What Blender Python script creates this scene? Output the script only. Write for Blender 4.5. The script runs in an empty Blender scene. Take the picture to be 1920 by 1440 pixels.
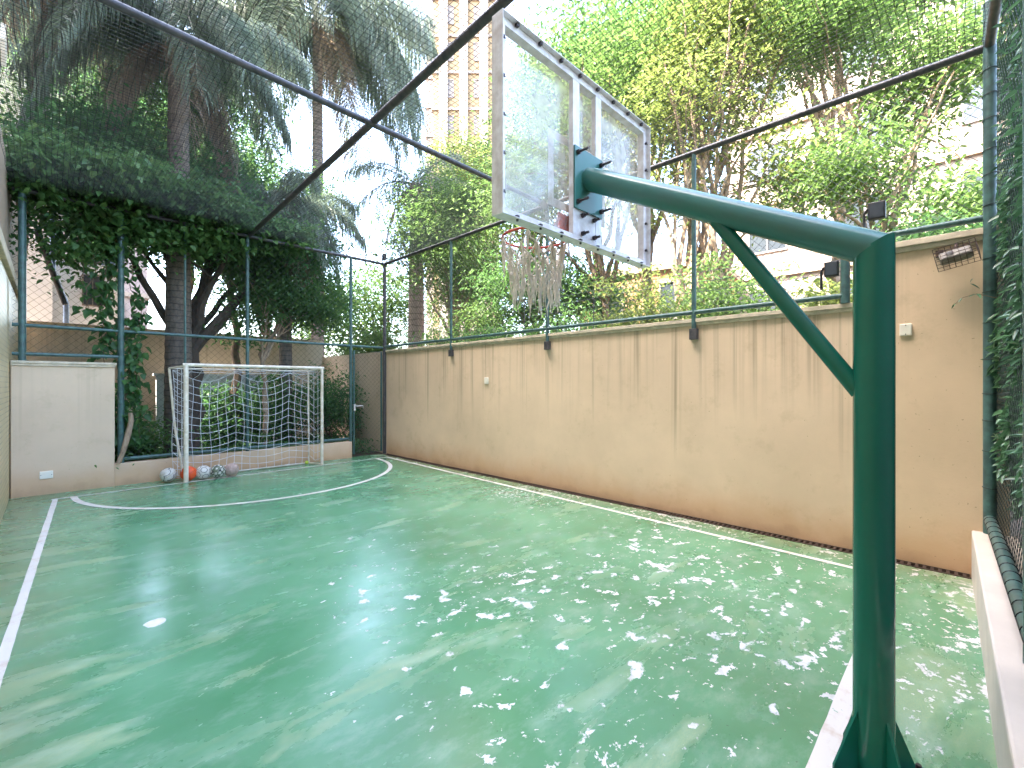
import bpy, math, random
import numpy as np
from mathutils import Vector, Matrix
R = math.radians
random.seed(7)
rng = np.random.default_rng(7)
sc = bpy.context.scene
C = sc.collection

# ------------------------------------------------------------------ camera
cd = bpy.data.cameras.new('camera')
cam = bpy.data.objects.new('camera', cd); C.objects.link(cam)
cam.location = (0, 0, 1.6)
cam.rotation_euler = (R(90), 0, R(-45.2))
cd.sensor_width = 36; cd.lens = 36*858/1920
cd.clip_start = 0.03; cd.clip_end = 600
sc.camera = cam

# ------------------------------------------------------------------ light
SUN_AZ = R(298)      # compass direction the sun stands in (from +Y clockwise)
SUN_EL = R(57)
w = bpy.data.worlds.new('World'); sc.world = w; w.use_nodes = True
wn = w.node_tree; bg = wn.nodes['Background']
sky = wn.nodes.new('ShaderNodeTexSky'); sky.sky_type = 'NISHITA'; sky.sun_disc = False
sky.sun_elevation = SUN_EL; sky.sun_rotation = SUN_AZ
sky.dust_density = 3.5; sky.air_density = 1.0; sky.ozone_density = 1.0
wn.links.new(sky.outputs[0], bg.inputs[0]); bg.inputs[1].default_value = 0.15
ld = bpy.data.lights.new('sun', 'SUN'); ld.energy = 2.1; ld.angle = R(0.5); ld.color = (1, .94, .83)
sun = bpy.data.objects.new('sun', ld); C.objects.link(sun)
sd = Vector((math.sin(SUN_AZ)*math.cos(SUN_EL), math.cos(SUN_AZ)*math.cos(SUN_EL), math.sin(SUN_EL)))
sun.rotation_euler = sd.to_track_quat('Z', 'Y').to_euler()
sun.location = (-8, -8, 25)
sc.view_settings.view_transform = 'Standard'; sc.view_settings.look = 'None'
sc.view_settings.exposure = 4.15; sc.view_settings.gamma = 1
try:
    sc.cycles.max_bounces = 8; sc.cycles.diffuse_bounces = 4; sc.cycles.transparent_max_bounces = 12
except Exception: pass

# ------------------------------------------------------------------ node helpers
def new_mat(name):
    m = bpy.data.materials.new(name); m.use_nodes = True
    nt = m.node_tree; b = nt.nodes['Principled BSDF']
    return m, nt, b
class N:
    def __init__(s, nt, coord='Object'):
        s.nt = nt; s.tc = nt.nodes.new('ShaderNodeTexCoord'); s.co = s.tc.outputs[coord]
    def map(s, scale=(1,1,1), rot=(0,0,0), loc=(0,0,0), src=None):
        n = s.nt.nodes.new('ShaderNodeMapping'); n.inputs['Scale'].default_value = scale
        n.inputs['Rotation'].default_value = rot; n.inputs['Location'].default_value = loc
        s.nt.links.new(src or s.co, n.inputs[0]); return n.outputs[0]
    def noise(s, scale, detail=4, rough=.5, src=None, dist=0):
        n = s.nt.nodes.new('ShaderNodeTexNoise'); n.inputs['Scale'].default_value = scale
        n.inputs['Detail'].default_value = detail; n.inputs['Roughness'].default_value = rough
        n.inputs['Distortion'].default_value = dist
        s.nt.links.new(src or s.co, n.inputs['Vector']); return n.outputs['Fac']
    def ramp(s, src, a, b, interp='LINEAR', lo=0., hi=1.):
        n = s.nt.nodes.new('ShaderNodeMapRange'); n.interpolation_type = interp
        n.inputs['From Min'].default_value = a; n.inputs['From Max'].default_value = b
        n.inputs['To Min'].default_value = lo; n.inputs['To Max'].default_value = hi
        s.nt.links.new(src, n.inputs['Value']); return n.outputs[0]
    def math(s, op, a, b=None, clamp=False):
        n = s.nt.nodes.new('ShaderNodeMath'); n.operation = op; n.use_clamp = clamp
        for i, v in enumerate((a, b)):
            if v is None: continue
            if isinstance(v, (int, float)): n.inputs[i].default_value = v
            else: s.nt.links.new(v, n.inputs[i])
        return n.outputs[0]
    def mix(s, fac, a, b):
        n = s.nt.nodes.new('ShaderNodeMix'); n.data_type = 'RGBA'
        for k, v in ((0, fac), (6, a), (7, b)):
            if isinstance(v, (int, float)): n.inputs[k].default_value = v
            elif isinstance(v, tuple): n.inputs[k].default_value = (*v, 1) if len(v) == 3 else v
            else: s.nt.links.new(v, n.inputs[k])
        return n.outputs[2]
    def xyz(s, src=None):
        n = s.nt.nodes.new('ShaderNodeSeparateXYZ'); s.nt.links.new(src or s.co, n.inputs[0]); return n.outputs
    def bump(s, h, strength, dist, b):
        n = s.nt.nodes.new('ShaderNodeBump'); n.inputs['Strength'].default_value = strength
        n.inputs['Distance'].default_value = dist
        s.nt.links.new(h, n.inputs['Height']); s.nt.links.new(n.outputs[0], b.inputs['Normal'])

def simple(name, col, rough=.6, metal=0, var=.25, scale=12, col2=None, bump=0):
    m, nt, b = new_mat(name); n = N(nt)
    f = n.noise(scale, 5, .6)
    c2 = col2 or tuple(c*(1-var) for c in col)
    c = n.mix(n.ramp(f, .35, .65), col, c2)
    nt.links.new(c, b.inputs['Base Color'])
    b.inputs['Roughness'].default_value = rough; b.inputs['Metallic'].default_value = metal
    if bump: n.bump(f, bump, .01, b)
    return m

# -- floor paint
def floor_mat():
    m, nt, b = new_mat('court_paint'); n = N(nt); x, y, z = n.xyz()
    base = n.mix(n.ramp(n.noise(.9, 5, .6), .35, .65), (.062, .200, .092), (.108, .285, .150))
    # pale worn scuffs, streaked
    st = n.noise(1.1, 6, .62, n.map((.8, 2.2, 1), rot=(0, 0, R(-22))), dist=.35)
    near_l = n.ramp(n.math('ADD', n.math('MULTIPLY', x, .45), y), 4.2, .8)
    edge_l = n.ramp(x, .6, -.3)
    edge_n = n.ramp(y, .45, .15)
    w_ = n.math('MAXIMUM', n.math('MAXIMUM', n.math('MULTIPLY', near_l, .8), edge_l), edge_n)
    thr = n.math('SUBTRACT', st, n.math('MULTIPLY', w_, .085))
    sf = n.ramp(n.math('SUBTRACT', st, n.math('SUBTRACT', .62, n.math('MULTIPLY', w_, .10))), -.05, .10, 'SMOOTHSTEP')
    fine = n.noise(60, 3, .7, n.map((1, 2.4, 1), rot=(0, 0, R(-30))))
    sf = n.math('MULTIPLY', sf, n.ramp(fine, .30, .62, lo=.35), True)
    c = n.mix(n.math('MULTIPLY', sf, .46), base, (.42, .43, .22))
    # milky dust film
    dust = n.ramp(n.noise(2.3, 7, .7, n.map((1, 1.9, 1), rot=(0, 0, R(35)), loc=(3, 1, 0))), .5, .75)
    c = n.mix(n.math('MULTIPLY', dust, .5), c, (.33, .46, .36))
    # hairline scratches
    sc1 = n.noise(3, 4, .6, n.map((1.2, 16, 1), rot=(0, 0, R(28))))
    c = n.mix(n.math('MULTIPLY', n.ramp(sc1, .70, .73), .35), c, (.5, .58, .46))
    # dark specks
    c = n.mix(n.math('MULTIPLY', n.ramp(n.noise(46, 2, .5, n.map(loc=(9, 4, 0))), .715, .74), .6), c, (.03, .06, .045))
    # bare chips
    patch = n.noise(.55, 3, .5, n.map(loc=(6.3, 2.1, 0)))
    mid = n.ramp(x, .5, 1.5)
    far = n.ramp(y, 6.0, 2.4, lo=.1)
    dens = n.math('MULTIPLY', n.math('MULTIPLY', mid, far), n.ramp(patch, .3, .6, lo=.5))
    # worn patch by the right line
    px_ = n.math('POWER', n.math('MULTIPLY', n.math('SUBTRACT', x, 4.75), 1.6), 2.)
    py_ = n.math('POWER', n.math('MULTIPLY', n.math('SUBTRACT', y, 4.7), .85), 2.)
    spot = n.ramp(n.math('SQRT', n.math('ADD', px_, py_)), 1.1, .2)
    big = n.noise(6.2, 8, .66, n.map((1, 1.25, 1), rot=(0, 0, R(20)), loc=(1.7, 0, 0)), dist=.3)
    chips = n.ramp(n.math('ADD', big, n.math('MULTIPLY', dens, .142)), .716, .722)
    small = n.noise(19, 6, .66, n.map(loc=(2.2, 5, 0)))
    s1 = n.math('ADD', small, n.math('MULTIPLY', dens, .095))
    s1 = n.math('ADD', s1, n.math('MULTIPLY', spot, .14))
    edge_r = n.ramp(x, 4.95, 5.35)
    edge_c = n.math('MULTIPLY', n.ramp(y, .32, .02), n.ramp(x, 2.2, 3.2))
    en = n.ramp(n.noise(2.2, 3, .5, n.map(loc=(0, 8, 0))), .40, .62)
    s1 = n.math('ADD', s1, n.math('MULTIPLY', n.math('MULTIPLY', n.math('MAXIMUM', edge_r, edge_c), en), .14))
    chips = n.math('MAXIMUM', chips, n.ramp(s1, .722, .73))
    # one bare disc
    dx = n.math('POWER', n.math('SUBTRACT', x, .49), 2.); dy = n.math('POWER', n.math('SUBTRACT', y, 3.86), 2.)
    dd = n.math('ADD', n.math('SQRT', n.math('ADD', dx, dy)), n.math('MULTIPLY', n.noise(14, 2), .03))
    chips = n.math('MAXIMUM', chips, n.ramp(dd, .075, .07))
    cc = n.mix(n.ramp(n.noise(25, 3), .4, .65), (.66, .63, .64), (.48, .46, .41))
    c = n.mix(chips, c, cc)
    # brown grime by the right wall and the left wall
    gr = n.math('MULTIPLY', n.math('MAXIMUM', n.ramp(x, 4.95, 5.25), n.ramp(x, .15, -.35)), n.ramp(n.noise(5, 5, .7), .3, .62, lo=.25))
    c = n.mix(n.math('MULTIPLY', gr, .62), c, (.20, .20, .10))
    nt.links.new(c, b.inputs['Base Color'])
    rg = n.ramp(n.noise(1.7, 5, .65, n.map((1, 1.4, 1))), .3, .7, lo=.17, hi=.31)
    rg = n.math('ADD', rg, n.math('MULTIPLY', n.math('MAXIMUM', chips, sf), .3))
    nt.links.new(rg, b.inputs['Roughness'])
    b.inputs['IOR'].default_value = 2.0
    h = n.math('SUBTRACT', n.math('MULTIPLY', n.noise(30, 4, .6), .25), n.math('MULTIPLY', chips, .8))
    n.bump(h, .35, .004, b)
    return m

# -- plaster with drip stains and rusty splash at the foot; top = height of the drips' start
def plaster(name, col, drips=.5, foot=.6, top=2.3, col2=None):
    m, nt, b = new_mat(name); n = N(nt); x, y, z = n.xyz()
    c = n.mix(n.ramp(n.noise(.9, 6, .6), .35, .68), col, col2 or tuple(k*.84 for k in col))
    c = n.mix(n.math('MULTIPLY', n.ramp(n.noise(3.1, 6, .7, n.map(loc=(4, 4, 4))), .55, .75), .35), c, (.36, .27, .14))
    s_ = n.noise(1., 3, .6, n.map((5.5, 5.5, .12)))
    s2 = n.noise(1., 2, .5, n.map((24, 24, .25), loc=(3, 3, 0)))
    start = n.ramp(n.noise(1., 2, .5, n.map((3, 3, 0))), .3, .7, lo=top-1.9, hi=top-.5)
    hmask = n.ramp(n.math('SUBTRACT', z, start), 0, .8)
    d = n.math('MULTIPLY', n.math('MULTIPLY', n.ramp(s_, .46, .66), n.ramp(s2, .42, .62)), hmask)
    c = n.mix(n.math('MULTIPLY', d, drips), c, (.20, .15, .085))
    if foot:
        fz = n.math('ADD', z, n.math('MULTIPLY', n.math('SUBTRACT', n.noise(1.7, 5, .6), .5), .55))
        c = n.mix(n.math('MULTIPLY', n.ramp(fz, .50, .02, 'SMOOTHSTEP'), foot), c, (.46, .23, .085))
        c = n.mix(n.math('MULTIPLY', n.ramp(fz, .10, -.05), foot*.7), c, (.17, .11, .055))
    sp = n.ramp(n.noise(38, 2, .5), .73, .76)
    c = n.mix(n.math('MULTIPLY', sp, .5), c, (.2, .13, .06))
    nt.links.new(c, b.inputs['Base Color']); b.inputs['Roughness'].default_value = .85
    n.bump(n.noise(55, 4, .6), .25, .004, b)
    return m

def leaf_mat(name, c1, c2, c3=None, trans=.45, rough=.5):
    m, nt, b = new_mat(name); n = N(nt)
    g = nt.nodes.new('ShaderNodeNewGeometry')
    r = g.outputs['Random Per Island']
    c = n.mix(r, c1, c2)
    if c3: c = n.mix(n.math('MULTIPLY', n.ramp(n.noise(.9, 3), .45, .65), .6), c, c3)
    nt.links.new(c, b.inputs['Base Color']); b.inputs['Roughness'].default_value = rough
    t = nt.nodes.new('ShaderNodeBsdfTranslucent')
    hs = nt.nodes.new('ShaderNodeHueSaturation'); hs.inputs['Value'].default_value = 1.4; hs.inputs['Saturation'].default_value = .95
    nt.links.new(c, hs.inputs['Color']); nt.links.new(hs.outputs[0], t.inputs['Color'])
    mx = nt.nodes.new('ShaderNodeMixShader'); mx.inputs[0].default_value = trans
    nt.links.new(b.outputs[0], mx.inputs[1]); nt.links.new(t.outputs[0], mx.inputs[2])
    nt.links.new(mx.outputs[0], nt.nodes['Material Output'].inputs['Surface'])
    return m

def bark_mat(name, c1, c2, rings=0):
    m, nt, b = new_mat(name); n = N(nt)
    f = n.noise(6, 6, .65, n.map((3, 3, 1)))
    c = n.mix(n.ramp(f, .35, .65), c1, c2)
    if rings:
        x, y, z = n.xyz()
        zz = n.math('ADD', n.math('MULTIPLY', z, rings), n.math('MULTIPLY', n.noise(4, 3), .8))
        fr = n.math('FRACT', zz)
        c = n.mix(n.math('MULTIPLY', n.ramp(fr, .75, .95), .7), c, tuple(k*.35 for k in c2))
        n.bump(fr, .6, .03, b)
    else: n.bump(f, .7, .03, b)
    nt.links.new(c, b.inputs['Base Color']); b.inputs['Roughness'].default_value = .9
    return m

def tile_mat(name):
    m, nt, b = new_mat(name); n = N(nt)
    x, y, z = n.xyz()
    cb = nt.nodes.new('ShaderNodeCombineXYZ'); nt.links.new(y, cb.inputs[0]); nt.links.new(z, cb.inputs[1])
    br = nt.nodes.new('ShaderNodeTexBrick'); nt.links.new(cb.outputs[0], br.inputs['Vector'])
    br.inputs['Scale'].default_value = 1; br.inputs['Brick Width'].default_value = .24; br.inputs['Row Height'].default_value = .065
    br.inputs['Mortar Size'].default_value = .005
    br.inputs['Color1'].default_value = (.62, .50, .28, 1); br.inputs['Color2'].default_value = (.50, .40, .22, 1)
    br.inputs['Mortar'].default_value = (.25, .19, .12, 1)
    c = n.mix(n.ramp(n.noise(1.5, 5), .4, .7), br.outputs['Color'], (.55, .42, .22))
    nt.links.new(c, b.inputs['Base Color']); b.inputs['Roughness'].default_value = .35
    n.bump(br.outputs['Fac'], -.5, .004, b)
    return m

M = {}
M['floor'] = floor_mat()
def line_mat():
    m, nt, b = new_mat('line_paint'); n = N(nt)
    c = n.mix(n.ramp(n.noise(7, 5, .7), .52, .68), (.66, .60, .54), (.54, .43, .34))
    c = n.mix(n.ramp(n.noise(19, 4, .7, n.map(loc=(5, 5, 5))), .66, .69), c, (.16, .30, .19))
    nt.links.new(c, b.inputs['Base Color']); b.inputs['Roughness'].default_value = .5
    return m
M['line'] = line_mat()
M['plaster'] = plaster('beige_plaster', (.72, .545, .37), .62, .5, 2.36)
M['plaster_far'] = plaster('pale_beige_plaster', (.70, .52, .36), .14, .5, 1.9)
M['plaster_tall'] = plaster('beige_plaster_smooth', (.70, .52, .34), .22, .5, 2.9)
M['plaster_garden'] = plaster('tan_garden_plaster', (.62, .49, .35), .35, 0, 2.8)
M['coping'] = simple('coping_stone', (.72, .60, .44), .8, var=.3, scale=9, bump=.3)
M['curb'] = simple('curb_render', (.66, .57, .48), .8, var=.14, scale=3, bump=.3)
M['white_wall'] = simple('white_render', (.70, .72, .78), .85, var=.1, scale=1.5)
M['grey_wall'] = simple('grey_render', (.50, .50, .50), .85, var=.3, scale=1.5)
M['tile'] = tile_mat('glazed_brick_tile')
M['pole'] = simple('dark_green_gloss_paint', (.009, .135, .088), .16, 0, .15, 3, bump=.02)
M['arm'] = simple('green_gloss_paint', (.045, .165, .135), .2, 0, .18, 4, (.06, .155, .135), bump=.02)
M['rail'] = simple('grey_green_pipe_paint', (.065, .14, .125), .38, 0, .4, 14, (.04, .075, .07))
M['rail_dark'] = simple('dark_pipe_paint', (.085, .075, .075), .45, 0, .4, 14, (.035, .035, .04))
M['wire'] = simple('dark_coated_wire', (.035, .05, .045), .6)
M['cord'] = simple('dark_net_cord', (.03, .03, .028), .8)
M['white_steel'] = simple('white_steel_paint', (.84, .81, .81), .4, 0, .12, 14, (.60, .55, .52))
M['goal'] = simple('cream_goal_paint', (.80, .72, .60), .45, 0, .2, 9, (.60, .50, .36))
M['rope'] = simple('white_net_cord', (.74, .74, .76), .9)
M['ring'] = simple('orange_rim_paint', (.80, .09, .04), .4, 0, .3, 14, (.42, .05, .03))
M['bolt'] = simple('dark_bolt_steel', (.07, .055, .055), .45, .6)
M['frayed'] = simple('frayed_net_rope', (.86, .76, .64), .95, var=.3, scale=25)
M['black'] = simple('black_plastic', (.016, .016, .018), .45)
M['white_plastic'] = simple('cream_plastic', (.80, .74, .62), .4, var=.08)
M['grate'] = simple('rusty_iron_grate', (.075, .045, .03), .7, .3, .4)
M['dark'] = simple('trench_near_black', (.02, .015, .012), .9)  # near-black bed below the grate bars
M['soil'] = simple('garden_soil', (.07, .05, .035), .95, var=.5, scale=5, bump=.6)
M['cream_b'] = simple('cream_facade', (.42, .31, .22), .8, var=.08, scale=.6)
M['pink_b'] = simple('pale_pink_facade', (.36, .28, .25), .8, var=.08, scale=.6)
M['white_b'] = simple('white_facade', (.36, .285, .225), .8, var=.06, scale=.6)
M['yellow_b'] = simple('warm_beige_facade', (.34, .235, .12), .8, var=.15, scale=2)
M['orange_lit_b'] = simple('cream_facade_orange_light', (.42, .22, .11), .8, var=.15, scale=1)  # cream wall with warm orange lighting put into the colour
M['frame_b'] = simple('grey_window_frame', (.28, .24, .22), .6)
gm, gnt, gb = new_mat('window_glass'); gb.inputs['Base Color'].default_value = (.05, .06, .07, 1); gb.inputs['Roughness'].default_value = .08
M['glass_b'] = gm; M['curtain'] = simple('curtained_glass', (.26,.20,.14), .3)
M['blue_pipe'] = simple('blue_grey_pipe', (.10, .15, .26), .4)
M['bark'] = bark_mat('brown_bark', (.22, .14, .09), (.11, .075, .05))
M['bark_pale'] = bark_mat('pale_bark', (.42, .31, .21), (.22, .15, .10))
M['bark_dark'] = bark_mat('dark_bark', (.10, .07, .05), (.05, .036, .028))
M['palm_bark'] = bark_mat('ringed_palm_bark', (.20, .155, .125), (.10, .08, .066), 9)
M['palm_bark_pale'] = bark_mat('pale_palm_bark', (.34, .27, .23), (.2, .16, .14), 5)
M['leaf_deep'] = leaf_mat('deep_green_leaf', (.045, .125, .040), (.095, .215, .055), (.06, .16, .05), .5)
M['leaf_mid'] = leaf_mat('mid_green_leaf', (.055, .14, .035), (.12, .22, .055), (.065, .14, .04), .5)
M['leaf_light'] = leaf_mat('light_green_leaf', (.070, .14, .028), (.135, .215, .055), (.09, .15, .035), .5)
M['leaf_yellow'] = leaf_mat('yellow_green_leaf', (.105, .16, .03), (.20, .23, .055), (.13, .16, .04), .5)
M['leaf_hedge'] = leaf_mat('glossy_hedge_leaf', (.045, .11, .055), (.10, .21, .09), None, .25, .3)
M['frond'] = leaf_mat('palm_leaflet', (.11, .145, .105), (.20, .25, .165), None, .4)
M['frond_dry'] = leaf_mat('dry_palm_leaflet', (.22, .16, .11), (.34, .26, .18), None, .4)

# ------------------------------------------------------------------ mesh helpers
class MB:
    def __init__(s): s.v = []; s.f = []; s.mi = []
    def add(s, vs, fs, mi=0):
        o = len(s.v); s.v += [tuple(v) for v in vs]; s.f += [tuple(i+o for i in f) for f in fs]; s.mi += [mi]*len(fs)
    def box(s, a, b, mi=0):
        x0, y0, z0 = a; x1, y1, z1 = b
        s.add([(x0,y0,z0),(x1,y0,z0),(x1,y1,z0),(x0,y1,z0),(x0,y0,z1),(x1,y0,z1),(x1,y1,z1),(x0,y1,z1)],
              [(0,3,2,1),(4,5,6,7),(0,1,5,4),(1,2,6,5),(2,3,7,6),(3,0,4,7)], mi)
    def beam(s, p, q, w, h, up=(0,0,1), mi=0):
        p = Vector(p); q = Vector(q); d = (q-p).normalized(); u = Vector(up); r = d.cross(u).normalized(); u = r.cross(d)
        vs = []
        for c in (p, q):
            for a, b in ((-1,-1),(1,-1),(1,1),(-1,1)): vs.append(c + r*a*w/2 + u*b*h/2)
        s.add(vs, [(0,1,2,3),(7,6,5,4),(0,4,5,1),(1,5,6,2),(2,6,7,3),(3,7,4,0)], mi)
    def path(s, pts, rad, n=8, caps=True, closed=False, mi=0):
        pts = [Vector(p) for p in pts]; k = len(pts)
        if not isinstance(rad, (list, tuple)): rad = [rad]*k
        ref = None; vs = []
        for i, p in enumerate(pts):
            if closed: d = pts[(i+1)%k]-pts[i-1]
            else: d = pts[min(i+1, k-1)]-pts[max(i-1, 0)]
            d.normalize()
            if ref is None:
                ref = Vector((0,0,1)) if abs(d.z) < .9 else Vector((1,0,0))
            r = (ref - d*ref.dot(d)).normalized(); u = d.cross(r); ref = r
            for j in range(n):
                a = 2*math.pi*j/n; vs.append(p + (r*math.cos(a)+u*math.sin(a))*rad[i])
        fs = []
        for i in range(k if closed else k-1):
            i2 = (i+1) % k
            for j in range(n): fs.append((i*n+j, i*n+(j+1)%n, i2*n+(j+1)%n, i2*n+j))
        if caps and not closed: fs += [tuple(range(n-1, -1, -1)), tuple((k-1)*n+j for j in range(n))]
        s.add(vs, fs, mi)
    def tube(s, p, q, r, n=12, mi=0): s.path([p, q], r, n, mi=mi)
    def build(s, name, mat, parent=None, smooth=False, bevel=0, mats=None):
        me = bpy.data.meshes.new(name)
        off = parent_loc(parent) if parent else Vector((0,0,0))
        me.from_pydata([(v[0]-off.x, v[1]-off.y, v[2]-off.z) for v in s.v], [], s.f)
        for mm in (mats or [mat]): me.materials.append(mm)
        if mats: me.polygons.foreach_set('material_index', s.mi)
        me.update()
        if smooth:
            try: me.set_sharp_from_angle(angle=R(40)); me.polygons.foreach_set('use_smooth', [True]*len(me.polygons)); me.set_sharp_from_angle(angle=R(40))
            except Exception: me.polygons.foreach_set('use_smooth', [True]*len(me.polygons))
        o = bpy.data.objects.new(name, me); C.objects.link(o)
        if parent: o.parent = parent
        if bevel:
            bv = o.modifiers.new('bevel', 'BEVEL'); bv.width = bevel; bv.segments = 2; bv.limit_method = 'ANGLE'
        return o
def parent_loc(o):
    l = Vector((0,0,0))
    while o: l = l + o.location; o = o.parent
    return l
def tag(o, label=None, cat=None, group=None, kind=None):
    if label: o['label'] = label
    if cat: o['category'] = cat
    if group: o['group'] = group
    if kind: o['kind'] = kind
    return o
def thing(name, label, cat, loc=(0,0,0), group=None):
    o = bpy.data.objects.new(name, None); C.objects.link(o); o.location = loc; o.empty_display_size = .1
    return tag(o, label, cat, group)
def copy_tree(o, parent=None):
    c = o.copy(); C.objects.link(c); c.parent = parent
    for ch in list(o.children): copy_tree(ch, c)
    return c

def quads_obj(name, V, mat, parent=None):
    n = len(V); k = V.shape[1]
    me = bpy.data.meshes.new(name)
    off = parent_loc(parent) if parent else Vector((0,0,0))
    co = (V.reshape(-1, 3) - np.array(off[:])).astype(np.float32)
    me.vertices.add(n*k); me.vertices.foreach_set('co', co.ravel())
    if k == 4:      # rhombic leaf
        idx = np.arange(n*4, dtype=np.int32); me.loops.add(n*4); me.loops.foreach_set('vertex_index', idx)
        me.polygons.add(n); me.polygons.foreach_set('loop_start', np.arange(0, n*4, 4, dtype=np.int32))
    else:           # k=6: two quads sharing the midrib end  0-1-2-3, 0-3-4-5 (folded blade)
        base = (np.arange(n)*6)[:, None]
        idx = (base + np.array([0,1,2,3,0,3,4,5])).ravel().astype(np.int32)
        me.loops.add(n*8); me.loops.foreach_set('vertex_index', idx)
        me.polygons.add(n*2); me.polygons.foreach_set('loop_start', np.arange(0, n*8, 4, dtype=np.int32))
    me.materials.append(mat); me.update(calc_edges=True); me.validate()
    o = bpy.data.objects.new(name, me); C.objects.link(o)
    if parent: o.parent = parent
    return o

def unit(a): return a/np.maximum(np.linalg.norm(a, axis=-1, keepdims=True), 1e-9)
def leaf_blades(P, size, aspect=.45, droop=.35, flat=.6, fold=.25, dirs=None):
    """folded six-point blades around points P"""
    n = len(P)
    if dirs is None:
        a = rng.uniform(0, 2*np.pi, n)
        d = np.stack([np.cos(a), np.sin(a), rng.normal(-droop, .4, n)], 1)
    else: d = dirs + rng.normal(0, .25, (n, 3))
    d = unit(d)
    up = unit(np.stack([rng.normal(0, 1-flat, n), rng.normal(0, 1-flat, n), np.ones(n)], 1))
    s = unit(np.cross(d, up)); u = np.cross(s, d)
    L = (size*rng.uniform(.6, 1.3, n))[:, None]; W = L*aspect
    V = np.empty((n, 6, 3))
    V[:, 0] = P
    V[:, 1] = P + d*L*.30 + s*W*.5 + u*W*fold
    V[:, 2] = P + d*L*.68 + s*W*.38 + u*W*fold*.8 - np.array([0,0,1])*L*.05
    V[:, 3] = P + d*L - np.array([0,0,1])*L*.18
    V[:, 4] = P + d*L*.68 - s*W*.38 + u*W*fold*.8 - np.array([0,0,1])*L*.05
    V[:, 5] = P + d*L*.30 - s*W*.5 + u*W*fold
    return V

def crown_points(ells, n, clump=.35, per=60, shell=.55):
    """clump centres spread through ellipsoids, leaves scattered round each; returns points, centres"""
    vol = np.array([e[3]*e[4]*e[5] for e in ells]); vol = vol/vol.sum()
    P = []; Cn = []
    for e, f in zip(ells, vol):
        m = max(3, int(n*f/per))
        d = unit(rng.normal(0, 1, (m, 3))); r = rng.uniform(0, 1, m)**shell
        c = d*r[:, None]*np.array(e[3:6]) + np.array(e[:3])
        Cn.append(c)
        sizes = rng.uniform(.5, 1.4, m)
        k = np.maximum(6, (per*sizes**2*.95).astype(int))
        rep = np.repeat(np.arange(m), k)
        g = rng.normal(0, 1, (len(rep), 3))*np.array([1, 1, .55])*clump*sizes[rep][:, None]
        P.append(c[rep] + g)
    return np.concatenate(P), np.concatenate(Cn)

def limb(p, q, r0, r1, seg=7, wob=.12, sag=0):
    p = Vector(p); q = Vector(q); pts = []; rad = []
    L = (q-p).length
    ax = Vector((random.uniform(-1,1), random.uniform(-1,1), random.uniform(-.3,.6)))*wob*L
    for i in range(seg+1):
        t = i/seg
        b = p.lerp(q, t) + ax*math.sin(math.pi*t)*.6 + Vector((random.gauss(0,1), random.gauss(0,1), 0))*.02*L*math.sin(math.pi*t)
        b.z += sag*L*math.sin(math.pi*t)
        pts.append(b); rad.append(r0*(1-t)+r1*t)
    return pts, rad

def tree(name, label, base, fork, tr, ells, nleaf, leaf, lmat, bmat, group=None, limbs=9, lean=(0,0), clump=.33, per=60, aspect=.45, cat='tree', droop=.35, stems=1):
    b = Vector((base[0], base[1], base[2] if len(base) > 2 else 0))
    t = thing(name, label, cat, b, group)
    m = MB(); fk = None
    P, Cn = crown_points(ells, nleaf, clump, per)
    for s_ in range(stems):
        o = Vector((random.uniform(-.25,.25), random.uniform(-.25,.25), 0))*(s_ > 0)
        fk = b + Vector((lean[0], lean[1], fork)) + o*2.5
        pts, rad = limb(b+o, fk, tr*(1-.25*(s_ > 0)), tr*.66, 9, .05)
        rad[0] *= 1.25
        m.path(pts, rad, 9)
        idx = rng.permutation(len(Cn))
        cnt = 0
        for i in idx[:limbs]:
            c = Vector(Cn[i]); mid = fk.lerp(c, .45) + Vector((0,0,.12*(c-fk).length))
            r0 = tr*random.uniform(.34, .55)
            p1, q1 = limb(fk - Vector((0,0,tr*.5)), mid, r0, r0*.6, 5, .12)
            p2, q2 = limb(mid, c, r0*.6, .012, 6, .14)
            m.path(p1 + p2[1:], q1 + q2[1:], 6)
            for _ in range(3):
                s0 = p2[random.randint(0, 3)]; j = Vector(Cn[random.randrange(len(Cn))])
                if (j-s0).length < 2.2:
                    a_, r_ = limb(s0, j, r0*.3, .008, 5, .15); m.path(a_, r_, 5)
    m.build('trunk', bmat, t, smooth=True)
    V = leaf_blades(P, leaf, aspect, droop)
    quads_obj('crown', V, lmat, t)
    return t

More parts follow.
